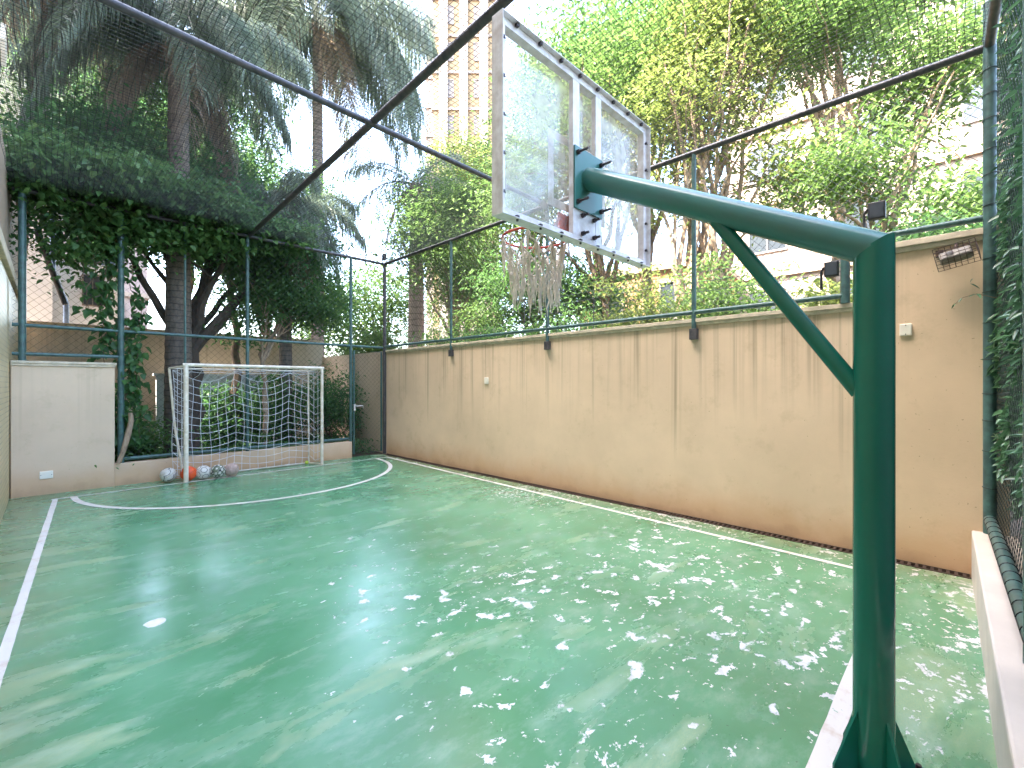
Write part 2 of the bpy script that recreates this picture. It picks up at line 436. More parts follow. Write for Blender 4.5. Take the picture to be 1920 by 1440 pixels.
def frond_mesh(base, az, length, rise, droop, leaflets, ll, mat, parent, width=.016, seed=0):
    """a feather frond: arching midrib with long hanging leaflets"""
    d = Vector((math.cos(az), math.sin(az), 0)); pts = []
    K = 16
    for i in range(K+1):
        t = i/K
        pts.append(Vector(base) + d*length*(t - .22*t*t*droop) + Vector((0,0,1))*(rise*t - droop*length*.62*t*t))
    m = MB(); m.path(pts, [.022*(1-.85*i/K) for i in range(K+1)], 5)
    P = np.array([p[:] for p in pts])
    n = leaflets
    tt = rng.uniform(.1, 1, n); f = tt*K; i = np.minimum(f.astype(int), K-1); fr = (f-i)[:, None]
    b = P[i]*(1-fr)+P[i+1]*fr
    tan = unit(P[i+1]-P[i]); side = unit(np.cross(tan, [0,0,1])); sgn = np.where(rng.random(n) < .5, -1., 1.)[:, None]
    L = (ll*(1-.55*(np.abs(tt-.45)*1.5)**2)*rng.uniform(.75, 1.1, n))[:, None]
    dirn = unit(side*sgn*rng.uniform(.25, .9, (n,1)) + tan*.45 + np.array([0,0,1])*rng.uniform(-.55, .25, (n,1)))
    down = np.array([0,0,-1.])
    p1 = b + dirn*L*.4; p2 = p1 + unit(dirn*.55+down*.7)*L*.35; p3 = p2 + unit(dirn*.15+down)*L*.35
    w = unit(np.cross(dirn, down)+rng.normal(0,.3,(n,3)))*width/2
    V1 = np.stack([b-w*.5, b+w*.5, p1+w, p1-w], 1); V2 = np.stack([p1-w, p1+w, p2+w*.8, p2-w*.8], 1); V3 = np.stack([p2-w*.8, p2+w*.8, p3+w*.1, p3-w*.1], 1)
    V = np.stack([b-w*.5, b+w*.5, p1+w, p1-w, p2+w*.8, p2-w*.8, p3+w*.15, p3-w*.15], 1).reshape(-1, 3)
    o = len(m.v); m.v += [tuple(v) for v in V]
    for k in range(n):
        q = o+k*8; m.f += [(q, q+1, q+2, q+3), (q+3, q+2, q+4, q+5), (q+5, q+4, q+6, q+7)]; m.mi += [0]*3
    return m.build('frond', mat, parent)

def palm(label, base, H, r, nf, length, ll, leaflets, bark, group=None, dry=3, width=.016, lean=(0,0), droopy=1.):
    t = thing('palm_tree', label, 'palm tree', (base[0], base[1], 0), group)
    m = MB(); pts = []; rad = []
    K = int(H/.11)
    for i in range(K+1):
        q = i/K; pts.append((base[0]+lean[0]*q*q, base[1]+lean[1]*q*q, H*q))
        rad.append(r*(1.18 - .42*q)*(1 + (.05 if i % 2 else 0)))
    m.path(pts, rad, 14); m.build('trunk', bark, t, smooth=True)
    top = Vector(pts[-1])
    for i in range(nf):
        az = i*2.399 + random.uniform(-.2,.2); u = i/nf
        frond_mesh(top, az, length*random.uniform(.85,1.1), length*(.75-.75*u), droopy*(.75+.55*u), leaflets, ll, M['frond'], t, width)
    for i in range(dry):
        az = i*2.1+.5
        frond_mesh(top-Vector((0,0,.25)), az, length*.6, -.2, 1.7, leaflets//2, ll*.8, M['frond_dry'], t, width)
    return t

def chain(m, P0, U, V, w, h, pitch=.075, r=.0018):
    """diamond wire mesh over the rectangle P0 + u*U + v*V"""
    P0 = Vector(P0); U = Vector(U).normalized(); V = Vector(V).normalized()
    step = pitch*math.sqrt(2)
    k = -h
    while k < w:
        a = max(k, 0); b = min(k+h, w)
        if b > a: m.path([P0+U*a+V*(a-k), P0+U*b+V*(b-k)], r, 3, caps=False)
        a2 = max(k, 0); b2 = min(k+h, w)
        if b2 > a2: m.path([P0+U*a2+V*(h-(a2-k)), P0+U*b2+V*(h-(b2-k))], r, 3, caps=False)
        k += step

# ------------------------------------------------------------------ SETTING
XR, YF, XL = 5.44, 9.45, -.41
ZT = 4.36
g = MB(); g.add([(-250,-250,-.03),(250,-250,-.03),(250,250,-.03),(-250,250,-.03)], [(0,1,2,3)])
tag(g.build('ground', M['soil']), kind='structure')
g = MB(); g.add([(XL-.05,-.30,0),(XR-.13,-.30,0),(XR-.13,YF+.1,0),(XL-.05,YF+.1,0)], [(0,1,2,3)])
tag(g.build('court_floor', M['floor']), kind='structure')
g = MB(); g.add([(4.62,YF+.1,-.005),(XR,YF+.1,-.005),(XR,13,-.005),(4.62,13,-.005)], [(0,1,2,3)])
tag(g.build('garden_path', M['soil']), kind='structure')
def strip(p, q, w, z=.004):
    p = Vector((*p, z)); q = Vector((*q, z)); d = (q-p).normalized(); s = Vector((-d.y, d.x, 0))*w/2
    n = max(2, int((q-p).length/.12)); vs = []
    for i in range(n+1):
        c = p.lerp(q, i/n); e1 = random.gauss(0, .0016); e2 = random.gauss(0, .0016)
        vs += [c+s*(1+e1*20), c-s*(1+e2*20)]
    return vs, [(2*i, 2*i+1, 2*i+3, 2*i+2) for i in range(n)]
g = MB(); g.add(*strip((.04, 8.94), (-.38, .2), .055)); tag(g.build('left_sideline', M['line']), kind='structure')
g = MB(); g.add(*strip((0, 8.98), (5.20, 8.98), .05)); tag(g.build('goal_line', M['line']), kind='structure')
g = MB(); g.add(*strip((5.17, 8.955), (4.9, .49), .06)); tag(g.build('right_sideline', M['line']), kind='structure')
g = MB(); g.add(*strip((-.3, .425), (4.93, .445), .08)); tag(g.build('near_baseline', M['line']), kind='structure')
g = MB(); vs = []
for i in range(73):
    a = math.pi + math.pi*i/72; 
    for k in (0, .075): vs.append((2.57+(2.38-k)*math.cos(a), 8.955+(2.22-k)*math.sin(a), .0045))
g.add(vs, [(2*i, 2*i+1, 2*i+3, 2*i+2) for i in range(72)])
tag(g.build('goal_arc', M['line']), kind='structure')

# right wall
wl = thing('perimeter_wall', 'long beige plaster wall with dark drip stains along the right side of the court', 'wall', (XR, 5, 0))
g = MB(); g.box((XR, .755, -.03), (XR+.2, YF+.02, 2.30)); g.build('wall_panel', M['plaster'], wl, bevel=.006)
g = MB(); g.box((XR-.02, .76, 2.30), (XR+.22, YF, 2.335)); g.box((XR-.04, .76, 2.335), (XR+.24, YF, 2.38)); g.build('coping', M['coping'], wl, bevel=.005)
wt = thing('tall_wall', 'taller smooth beige wall panel at the near right corner behind the green pole', 'wall', (XR, .3, 0))
g = MB(); g.box((XR-.012, -.25, -.03), (XR+.2, .735, 2.79)); g.build('wall_panel', M['plaster_tall'], wt, bevel=.006)
g = MB(); g.box((XR-.035, -.25, 2.79), (XR+.22, .74, 2.83)); g.box((XR-.06, -.25, 2.83), (XR+.24, .745, 2.885)); g.build('coping', M['coping'], wt, bevel=.005)
# drain
dr = thing('drain_channel', 'rusty slotted drain grate running along the foot of the right wall', 'drain', (XR-.06, 4.6, 0))
g = MB(); g.box((XR-.125, -.05, -.05), (XR-.005, YF-.02, -.02)); g.build('channel', M['dark'], dr)
g = MB()
g.box((XR-.128, -.02, -.02), (XR-.112, YF-.02, .006)); g.box((XR-.018, -.02, -.02), (XR-.004, YF-.02, .006))
y = 0.
while y < YF-.05: g.box((XR-.112, y, -.012), (XR-.018, y+.022, .003)); y += .05
g.build('grate', M['grate'], dr)

# far pillar wall and low wall
g = MB(); g.box((XL+.01, YF, -.03), (.70, YF+.16, 1.86)); 
fw = thing('end_wall', 'tall beige plaster wall panel at the far left corner beside the goal', 'wall', (.15, YF, 0))
g.build('wall_panel', M['plaster_far'], fw, bevel=.008)
g = MB(); g.box((XL+.01, YF-.02, 1.86), (.71, YF+.18, 1.895)); g.box((XL+.01, YF-.035, 1.895), (.725, YF+.195, 1.93)); g.build('coping', M['coping'], fw, bevel=.005)
g = MB(); g.box((.70, YF+.003, -.03), (4.60, YF+.16, .35))
tag(g.build('low_wall', M['plaster_far'], bevel=.008), 'low pale plaster wall under the fence behind the football goal', 'wall')

# near kerb wall
def yk(x): return -.03 - .0235*(XR-x)
g = MB(); a0 = (XR-.015, yk(XR)); b0 = (-.5, yk(-.5)); 
vs = [(a0[0],a0[1],-.03),(b0[0],b0[1],-.03),(b0[0],b0[1],.38),(a0[0],a0[1],.38),(a0[0],a0[1]-.26,-.03),(b0[0],b0[1]-.26,-.03),(b0[0],b0[1]-.26,.38),(a0[0],a0[1]-.26,.38)]
g.add(vs, [(0,3,2,1),(4,5,6,7),(3,7,6,2),(0,4,7,3),(1,2,6,5),(0,1,5,4)])
tag(g.build('kerb_wall', M['curb'], bevel=.012), 'low whitewashed kerb wall under the hedge at the right edge', 'wall')

# left building
lb = thing('side_building', 'tiled apartment building whose wall closes the left side of the court', 'building', (XL-1, 0, 0))
g = MB(); g.box((XL-9, -18, -.03), (XL, 12.6, 3.05)); g.build('tiled_wall', M['tile'], lb)
g = MB(); g.box((XL-9, -18, 3.05), (XL+.05, 12.6, 3.2)); g.build('ledge', M['coping'], lb, bevel=.01)
g = MB(); g.box((XL-9, -18, 3.2), (XL-.02, 12.3, 4.7)); g.build('plaster_wall', M['cream_b'], lb)
g = MB(); g.box((XL-9, -18, 4.7), (XL-1.6, 13.6, 18.5)); g.build('added_shade_block', M['cream_b'], lb)  # unseen upper storeys, added to keep direct sun off the court

# garden walls and house behind
g = MB(); g.box((-3, 13, 0), (5.45, 13.2, 2.84)); gw = g.build('garden_wall', M['plaster_garden']); tag(gw, 'tan plaster wall closing the garden behind the goal', 'wall')
g = MB(); g.box((1.6, 12.4, 0), (3.9, 12.55, 1.78)); g.box((1.55, 12.37, 1.78), (3.95, 12.58, 1.83)); tag(g.build('planter_wall', M['grey_wall']), 'grey white planter wall behind the net of the goal', 'wall')
g = MB(); g.box((XR, YF+.03, -.03), (XR+.2, 13.3, 2.36)); tag(g.build('garden_side_wall', M['plaster_garden']), 'tan wall seen through the gate in the far corner', 'wall')
wh = thing('white_house', 'pale blue white house wall beyond the garden at the far left', 'house', (0, 16, 0))
g = MB(); g.box((-3, 16, 0), (1.25, 20, 4.7)); g.box((-3, 15.4, 0), (.02, 20, 8.6)); g.build('wall', M['white_wall'], wh)
g = MB(); g.box((.55, 15.93, 3.6), (.95, 15.99, 4.4)); wnd = g.build('window', M['frame_b'], wh)
g = MB(); g.box((.58, 15.91, 3.63), (.74, 15.925, 4.37)); g.box((.76, 15.91, 3.63), (.92, 15.925, 4.37)); g.build('pane', M['glass_b'], wnd)
g = MB(); g.path([(.02, 13.4, 5.4), (.02, 13.4, 3.9), (.22, 13.4, 3.3), (.22, 13.4, 1.)], .045, 10)
tag(g.build('drain_pipe', M['blue_pipe'], smooth=True), 'blue grey drain pipe in front of the white house', 'pipe')
g = MB(); g.path([(-.2, 12.9, 4.6), (.2, 12.9, 3.2)], .05, 10)
tag(g.build('slanted_pipe', M['rail_dark'], smooth=True), 'slanted dark pipe between the fence post and the drain pipe', 'pipe')

# buildings
def building(label, center, size, H, rot, mat, trim, cols, floor_h, face_w, name='apartment_building', pane=None, strips=False):
    t = thing(name, label, 'building', (center[0], center[1], 0)); t.rotation_euler.z = 0
    cx, cy = center; sx, sy = size; ca, sa = math.cos(rot), math.sin(rot)
    def L(x, y, z): return (cx + x*ca - y*sa, cy + x*sa + y*ca, z)
    def bx(mb, a, b):
        x0,y0,z0 = a; x1,y1,z1 = b
        mb.add([L(x0,y0,z0),L(x1,y0,z0),L(x1,y1,z0),L(x0,y1,z0),L(x0,y0,z1),L(x1,y0,z1),L(x1,y1,z1),L(x0,y1,z1)],
               [(0,3,2,1),(4,5,6,7),(0,1,5,4),(1,2,6,5),(2,3,7,6),(3,0,4,7)])
    g = MB(); bx(g, (-sx/2,-sy/2,0), (sx/2,sy/2,H)); g.build('wall', mat, t)
    g = MB(); z = floor_h
    while z < H:
        bx(g, (-sx/2-.12,-sy/2-.12,z), (sx/2+.12,sy/2+.12,z+.22)); z += floor_h
    g.build('floor_band', trim, t)
    if strips:
        for q in (-.33, .0, .33):
            g = MB(); bx(g, (-sx/2-.3, sy*q-.35, 0), (-sx/2-.125, sy*q+.35, H)); bx(g, (sx*q-.35, -sy/2-.3, 0), (sx*q+.35, -sy/2-.125, H)); g.build('pilaster', trim, t)
    n = int(H/floor_h); cnt = 0
    proto = None
    for face in (0, 1):
        W = sx if face == 0 else sy
        k = max(1, int(W/face_w))
        for i in range(k):
            u = -W/2 + W*(i+.5)/k
            for f in range(1, n):
                if cnt >= 96: break
                z0 = f*floor_h + 1.05; hh = floor_h-1.5; ww = min(1.5, face_w*.5)
                def fr(a0, a1, za, zb, d0, d1, mb):
                    if face == 0: bx(mb, (u+a0, -sy/2-d1, za), (u+a1, -sy/2-d0, zb))
                    else: bx(mb, (-sx/2-d1, u+a0, za), (-sx/2-d0, u+a1, zb))
                g = MB()
                fr(-ww/2, -ww/2+.07, z0, z0+hh, .003, .06, g); fr(ww/2-.07, ww/2, z0, z0+hh, .003, .06, g); fr(-.03, .03, z0+.07, z0+hh-.07, .003, .06, g)
                fr(-ww/2+.07, ww/2-.07, z0, z0+.07, .003, .06, g); fr(-ww/2+.07, ww/2-.07, z0+hh-.07, z0+hh, .003, .06, g)
                w_ = g.build('window', M['frame_b'], t)
                g = MB(); fr(-ww/2+.07, ww/2-.07, z0+.07, z0+hh-.07, .002, .02, g); g.build('pane', pane or M['glass_b'], w_)
                cnt += 1
    return t
building('tall beige tower seen above the trees left of the backboard', (25.6, 31.0), (5.0, 5.0), 42, R(45), M['yellow_b'], M['white_b'], 2, 3.0, 1.7, 'tower_block', M['curtain'], True)
building('slim white tower behind the left side of the tall beige tower', (30.2, 39.5), (4.2, 4.2), 40, R(45), M['white_b'], M['pink_b'], 2, 3.0, 3.0, 'tower_block', M['curtain'])
building('cream apartment building with grey framed windows behind the trees on the right', (25.5, 1.0), (9, 13), 21, 0, M['white_b'], M['cream_b'], 3, 3.0, 3.2)
building('pale pink apartment building beyond the palms at the far left', (-1.5, 34), (10, 8), 30, 0, M['pink_b'], M['white_b'], 3, 3.0, 3.0)
building('low cream house, orange light painted into its walls, behind the tree trunks above the right wall', (19.5, 9.6), (6, 5.5), 6.3, R(8), M['orange_lit_b'], M['cream_b'], 2, 3.0, 2.6, 'low_house')

# ------------------------------------------------------------------ FENCES
RP = .03
# right fence
rf = thing('side_fence', 'tall wire mesh fence on pipes standing on top of the right wall', 'fence', (XR+.08, 4.6, 2.3))
xf = XR+.08
for y_ in (7.02, 4.60, 2.31):
    g = MB(); g.tube((xf-.11, y_, 2.16), (xf-.11, y_, ZT), .027); p = g.build('post', M['rail'], rf, smooth=True)
    g = MB(); g.box((xf-.145, y_-.045, 2.13), (xf-.078, y_+.045, 2.26)); g.build('bracket', M['rail_dark'], p, bevel=.005)
xf = XR-.03
g = MB(); g.tube((xf, .83, 2.38), (xf, .83, 2.97), .038); g.build('post', M['rail'], rf, smooth=True)
g = MB(); g.tube((xf, -.12, ZT), (xf, YF+.05, ZT), .032); g.build('top_rail', M['rail_dark'], rf, smooth=True)
g = MB(); g.tube((xf, .83, 2.455), (xf, YF+.05, 2.455), .026); g.build('bottom_rail', M['rail'], rf, smooth=True)
g = MB(); g.tube((xf, -.12, 2.965), (xf, .83, 2.965), .028); g.build('short_rail', M['rail'], rf, smooth=True)
g = MB(); chain(g, (xf, .83, 2.39), (0,1,0), (0,0,1), YF-.83, ZT-2.39, .062, .0025); chain(g, (xf, -.12, 2.89), (0,1,0), (0,0,1), .95, ZT-2.89, .062, .0025)
g.build('wire_mesh', M['wire'], rf)
# electric wires
ew = thing('electric_fence', 'thin electric fence wires on insulator rods above the right wall', 'fence', (XR+.25, 3, 2.4))
for z_ in (2.74, 2.86, 2.98):
    g = MB(); pts = [(XR+.2+.0*y_, y_, z_-.012*math.sin((y_-.8)*2)) for y_ in np.linspace(.8, 5.3, 16)]; g.path(pts, .0035, 4); g.build('strand', M['black'], ew)
for y_ in (.9, 2.4, 3.9, 5.3):
    g = MB(); g.tube((XR+.19, y_, 2.37), (XR+.2, y_, 3.02), .008, 6); g.build('rod', M['rail_dark'], ew)

# far fence
ff = thing('end_fence', 'wire mesh fence on green pipes behind the football goal', 'fence', (2.5, YF+.08, .35))
yf = YF+.07
for x_, z0, r_ in ((-.29, 1.93, .042), (.78, .35, .042), (1.62, .35, .018), (2.58, .35, .030)):
    g = MB(); g.tube((x_, yf, z0), (x_, yf, ZT), r_, 14)
    if x_ == .78:
        for zz in np.arange(.6, 4.2, .22): g.path([(x_+.047*math.cos(a), yf+.047*math.sin(a), zz+.004*math.sin(a)) for a in np.linspace(0, 2*math.pi, 12, endpoint=False)], .003, 4, closed=True)
    g.build('post', M['rail'], ff, smooth=True)
g = MB(); g.tube((XL+.02, yf, ZT), (5.43, yf, ZT), .032); g.build('top_rail', M['rail_dark'], ff, smooth=True)
g = MB(); g.tube((XL+.02, yf, 2.44), (5.41, yf, 2.43), .026); g.build('middle_rail', M['rail'], ff, smooth=True)
g = MB(); g.tube((XL+.02, yf, 2.03), (.78, yf, 2.03), .026); g.build('upper_short_rail', M['rail'], ff, smooth=True)
g = MB(); g.tube((.78, yf, .41), (4.56, yf, .41), .028); g.build('bottom_rail', M['rail'], ff, smooth=True)
g = MB(); chain(g, (XL+.02, yf, 2.03), (1,0,0), (0,0,1), 1.17, ZT-2.03, .078, .0021)
chain(g, (.78, yf, .41), (1,0,0), (0,0,1), 3.78, ZT-.41, .078, .0018); chain(g, (4.56, yf, 2.44), (1,0,0), (0,0,1), .85, ZT-2.44, .078, .0018)
g.build('wire_mesh', M['wire'], ff)
# gate
gt = thing('gate', 'narrow green pipe and mesh gate in the far right corner', 'gate', (5.0, yf, 0))
g = MB(); g.tube((4.60, yf, .0), (4.60, yf, ZT), .032); g.build('hinge_post', M['rail'], gt, smooth=True)
g = MB(); g.tube((5.405, yf-.02, 0), (5.405, yf-.02, ZT), .036); g.build('corner_post', M['rail_dark'], gt, smooth=True)
g = MB(); g.path([(4.67, yf, .07), (4.67, yf, 2.33), (5.335, yf, 2.33), (5.335, yf, .07)], .024, 10, closed=True); g.build('gate_frame', M['rail'], gt, smooth=True)
g = MB(); chain(g, (4.67, yf, .07), (1,0,0), (0,0,1), .665, 2.26, .07, .0019); g.build('wire_mesh', M['wire'], gt)
g = MB(); g.box((4.655, yf-.05, 1.02), (4.69, yf-.02, 1.16)); g.path([(4.675, yf-.04, 1.12), (4.675, yf-.09, 1.12), (4.84, yf-.09, 1.12), (4.84, yf-.09, 1.07)], .010, 8); g.build('handle', M['white_steel'], gt, smooth=True)

# near fence (right edge of the picture)
nf = thing('near_fence', 'thick green pipe fence with loose wire mesh on the kerb at the right edge', 'fence', (3, -.2, .38))
def yn(x): return -.135 - .03*(XR-x)
g = MB(); g.tube((XR-.05, yn(XR), .38), (XR-.05, yn(XR), ZT+.35), .040, 16); p = g.build('corner_post', M['rail'], nf, smooth=True)
g = MB(); hp_ = []
for zz in (.75,1.05,1.3,1.52,1.8,2.1,2.35,2.62,3.05,3.3,3.5,3.75,3.95,4.15):
    for a in np.linspace(0, 2*math.pi, 16): hp_.append((XR-.05+.043*math.cos(a), yn(XR)+.043*math.sin(a), zz+.012*a/6.28+.006*math.sin(a+zz)))
g.path(hp_, .003, 5)
g.build('tie_wire', M['black'], p)
g = MB(); g.tube((XR-.05, yn(XR), .50), (-.35, yn(-.35), .50), .036, 16); p = g.build('bottom_rail', M['rail'], nf, smooth=True)
g = MB(); hp_ = []
for xx in np.arange(1.6, 5.3, .16):
    for a in np.linspace(0, 2*math.pi, 14): hp_.append((xx+.01*a/6.28, yn(xx)+.038*math.cos(a), .50+.038*math.sin(a)))
g.path(hp_, .0035, 5)
g.build('tie_wire', M['black'], p)
g = MB(); g.tube((XR-.05, yn(XR), ZT), (-.35, yn(-.35), ZT), .034, 14); g.build('top_rail', M['rail_dark'], nf, smooth=True)
for xx in (3.0, .6):
    g = MB(); g.tube((xx, yn(xx)-.0, .38), (xx, yn(xx), ZT), .034, 14); g.build('post', M['rail'], nf, smooth=True)
g = MB(); U = Vector((-1, -.03*-1*-1, 0)); chain(g, (XR-.05, yn(XR)-.04, .40), (-1, -.03, 0), (0,0,1), 5.6, ZT-.40, .062, .0017)
g.build('wire_mesh', M['wire'], nf)

# overhead net
rn = thing('overhead_net', 'dark safety net stretched over the whole court on crossing pipes', 'net', (2.5, 4.6, ZT))
g = MB(); g.tube((XL, 4.36, ZT), (XR-.03, 4.60, ZT), .031, 14); g.build('cross_pipe', M['rail_dark'], rn, smooth=True)
g = MB(); g.tube((2.22, -.2, ZT+.03), (2.62, YF+.05, ZT+.03), .038, 14); g.build('long_pipe', M['rail_dark'], rn, smooth=True)
g = MB()
def sag(x, y):
    u = math.sin(math.pi*((x-XL)%2.95)/2.95); v = math.sin(math.pi*(y%4.6)/4.6); return ZT+.045-.10*abs(u*v)
st = .052; x = XL
while x < XR:
    ph = random.uniform(0, 6); g.path([(x+.006*math.sin(y*9+ph), y, sag(x, y)) for y in np.linspace(-.2, YF, 40)], .0022, 3, caps=False); x += st
y = -.2
while y < YF:
    ph = random.uniform(0, 6); g.path([(x_, y+.006*math.sin(x_*9+ph), sag(x_, y)) for x_ in np.linspace(XL, XR, 30)], .0022, 3, caps=False); y += st
g.build('net_cord', M['cord'], rn)

# ------------------------------------------------------------------ BASKETBALL HOOP
PX, PY = 2.36, .268
hp = thing('basketball_hoop', 'green steel pole with sloping arm holding a clear backboard and orange hoop', 'basketball hoop', (PX, PY, 0))
ztop = 2.215
arm_a = Vector((PX, PY, 2.15)); arm_b = Vector((2.335, 1.655, 2.865)); ad = (arm_b-arm_a).normalized()
m = MB()
# pole shaft with mitred head
n = 40; r = .069; vs = []
for ring in (0, 1):
    for j in range(n):
        a = 2*math.pi*j/n; c, s_ = math.cos(a), math.sin(a)
        z = .02 if ring == 0 else 2.15 + (-s_)*r*.62 + .008
        vs.append((PX+r*c, PY+r*s_, z))
m.add(vs, [(j, (j+1)%n, n+(j+1)%n, n+j) for j in range(n)] + [tuple(n+j for j in range(n))])
pole = m.build('pole', M['pole'], hp, smooth=True)
m = MB(); side = Vector((1,0,0)); up = side.cross(ad)*1.; vs = []
for ring in (0, 1):
    for j in range(n):
        a = 2*math.pi*j/n; off = side*math.cos(a)*r + up*math.sin(a)*r
        if ring == 0:
            # extend back to the mitre plane through arm_a
            q = arm_a + off; yy = q.y-PY; zz = q.z-2.15
            # plane z = 2.15 - .62*(y-PY)
            t_ = (-.62*yy - zz)/(ad.z + .62*ad.y); q = q + ad*t_
        else: q = arm_b + off
        vs.append(q)
m.add(vs, [(j, n+j, n+(j+1)%n, (j+1)%n) for j in range(n)] + [tuple(range(n)), tuple(n+j for j in range(n-1,-1,-1))])
m.build('arm', M['arm'], hp, smooth=True)
# weld beads
m = MB(); pts = []
for j in range(28):
    a = 2*math.pi*j/28; pts.append(arm_b + side*math.cos(a)*r*1.02 + Vector((0,0,1))*math.sin(a)*r*1.12 + Vector((0,.012,0)))
m.path(pts, .006, 6, closed=True)
m.build('weld', M['arm'], hp, smooth=True)
# brace
m = MB(); bp = arm_a + ad*.70 - Vector((0,0,.05)); m.path([(PX, PY+.045, 1.565), bp], .034, 24); m.build('brace', M['pole'], hp, smooth=True)
# base plate, gussets, bolts
m = MB(); m.box((PX-.17, PY-.17, 0.006), (PX+.17, PY+.115, .022)); m.build('base_plate', simple('plate_blue_reflection_tint', (.06, .20, .26), .25, .2), hp, bevel=.003)  # plate colour carries a painted bluish reflection
for k in range(4):
    a = R(90*k+45); d = Vector((math.cos(a), math.sin(a), 0)); s_ = Vector((-d.y, d.x, 0))*.005; o = Vector((PX, PY, .022))
    prof = [o+d*.066, o+d*.165, o+d*.165+Vector((0,0,.03)), o+d*.068+Vector((0,0,.25))]
    m = MB(); m.add([p+s_ for p in prof]+[p-s_ for p in prof], [(0,1,2,3),(7,6,5,4),(0,4,5,1),(1,5,6,2),(2,6,7,3),(3,7,4,0)]); m.build('gusset', M['pole'], hp)
for dx, dy in ((-.13,.085),(.13,.085),(-.13,-.13),(.13,-.13)):
    m = MB(); m.tube((PX+dx,PY+dy,.02),(PX+dx,PY+dy,.034),.02,6); m.tube((PX+dx,PY+dy,.03),(PX+dx,PY+dy,.05),.01,8); m.build('anchor_bolt', M['bolt'], hp)
# mounting plate and bolts
m = MB(); m.box((2.20, 1.655, 2.655), (2.49, 1.667, 3.03)); m.build('mounting_plate', M['arm'], hp, bevel=.002)
for bx_, bz in ((2.225,2.99),(2.465,2.99),(2.225,2.695),(2.465,2.695)):
    m = MB(); m.tube((bx_,1.575,bz),(bx_,1.67,bz),.0075,8); m.tube((bx_,1.635,bz),(bx_,1.653,bz),.016,6); m.build('plate_bolt', M['bolt'], hp)
# backboard
bb = MB(); x0, x1, z0, z1 = 1.585, 3.085, 2.455, 3.475; yb = 1.668
board = None
m = MB()
W = .045
m.box((x0, yb, z0), (x0+W, yb+.05, z1)); m.box((x1-W, yb, z0), (x1, yb+.05, z1))
m.box((x0+W, yb, z1-W), (x1-W, yb+.05, z1)); m.box((x0+W, yb, z0), (x1-W, yb+.05, z0+W))
m.box((2.20, yb+.001, z0+W), (2.262, yb+.034, z1-W)); m.box((2.435, yb+.001, z0+W), (2.497, yb+.034, z1-W))
# lips of the angle frame
m.box((x0, yb-.03, z0), (x0+.005, yb, z1)); m.box((x1-.005, yb-.03, z0), (x1, yb, z1))
m.box((x0+.005, yb-.03, z1-.005), (x1-.005, yb, z1)); m.box((x0+.005, yb-.03, z0), (x1-.005, yb, z0+.005))
board = m.build('backboard_frame', M['white_steel'], hp, bevel=.0015)
m = MB(); m.box((2.262, yb+.004, z0+W), (2.435, yb+.02, 2.66)); m.build('rim_backing_plate', M['white_steel'], hp, bevel=.001)
for bx_, bz in ((2.29,2.63),(2.41,2.63),(2.29,2.52),(2.41,2.52)):
    m = MB(); m.tube((bx_,1.62,bz),(bx_,1.672,bz),.008,8); m.tube((bx_,1.65,bz),(bx_,1.668,bz),.015,6); m.build('rim_bolt', M['bolt'], hp)
am, ant, ab = new_mat('hazy_acrylic')
an = N(ant)
tr = ant.nodes.new('ShaderNodeBsdfTransparent'); tr.inputs[0].default_value = (.95,.94,.90,1)
gl = ant.nodes.new('ShaderNodeBsdfGlossy'); gl.inputs['Roughness'].default_value = .08; gl.inputs['Color'].default_value = (1,1,1,1)
df = ant.nodes.new('ShaderNodeBsdfTranslucent'); df.inputs['Color'].default_value = (.78,.74,.68,1)
d2 = ant.nodes.new('ShaderNodeBsdfDiffuse'); d2.inputs['Color'].default_value = (.74,.70,.66,1)
mxa = ant.nodes.new('ShaderNodeMixShader'); mxa.inputs[0].default_value = .5; ant.links.new(df.outputs[0], mxa.inputs[1]); ant.links.new(d2.outputs[0], mxa.inputs[2])
mx1 = ant.nodes.new('ShaderNodeMixShader'); mx1.inputs[0].default_value = .07; ant.links.new(tr.outputs[0], mx1.inputs[1]); ant.links.new(gl.outputs[0], mx1.inputs[2])
mx2 = ant.nodes.new('ShaderNodeMixShader'); hz = an.ramp(an.noise(3.5, 6, .65), .35, .7, lo=.12, hi=.42); ant.links.new(hz, mx2.inputs[0])
ant.links.new(mx1.outputs[0], mx2.inputs[1]); ant.links.new(mxa.outputs[0], mx2.inputs[2]); ant.links.new(mx2.outputs[0], ant.nodes['Material Output'].inputs['Surface'])
m = MB(); m.box((x0+.008, yb+.052, z0+.008), (x1-.008, yb+.062, z1-.008)); m.build('acrylic_panel', am, hp)
m = MB(); ys = yb+.0635; cx = 2.338
for a, b in (((cx-.295, 2.65),(cx-.245,3.10)),((cx+.245,2.65),(cx+.295,3.10)),((cx-.245,3.05),(cx+.245,3.10)),((cx-.245,2.65),(cx+.245,2.70))):
    m.box((a[0], ys, a[1]), (b[0], ys+.001, b[1]))
m.build('target_square', M['white_steel'], hp)
# frame screws
k = 0
for xx in np.linspace(x0+.12, x1-.1, 8):
    for zz in (z0+.012, z1-.012):
        m = MB(); m.tube((xx, yb-.014, zz+(-.022 if zz < 3 else .022)), (xx, yb-.014, zz), .007, 6); m.box((xx-.009, yb-.022, zz-.008), (xx+.009, yb-.004, zz+.008)); m.build('frame_screw', M['bolt'], hp)
for zz in np.linspace(z0+.12, z1-.12, 5):
    for xx in (x0+.024, x1-.024):
        m = MB(); m.tube((xx, yb-.016, zz), (xx, yb+.002, zz), .008, 6); m.tube((xx-.012, yb-.012, zz+.006), (xx+.012, yb-.012, zz-.006), .004, 5); m.build('frame_screw', M['bolt'], hp)
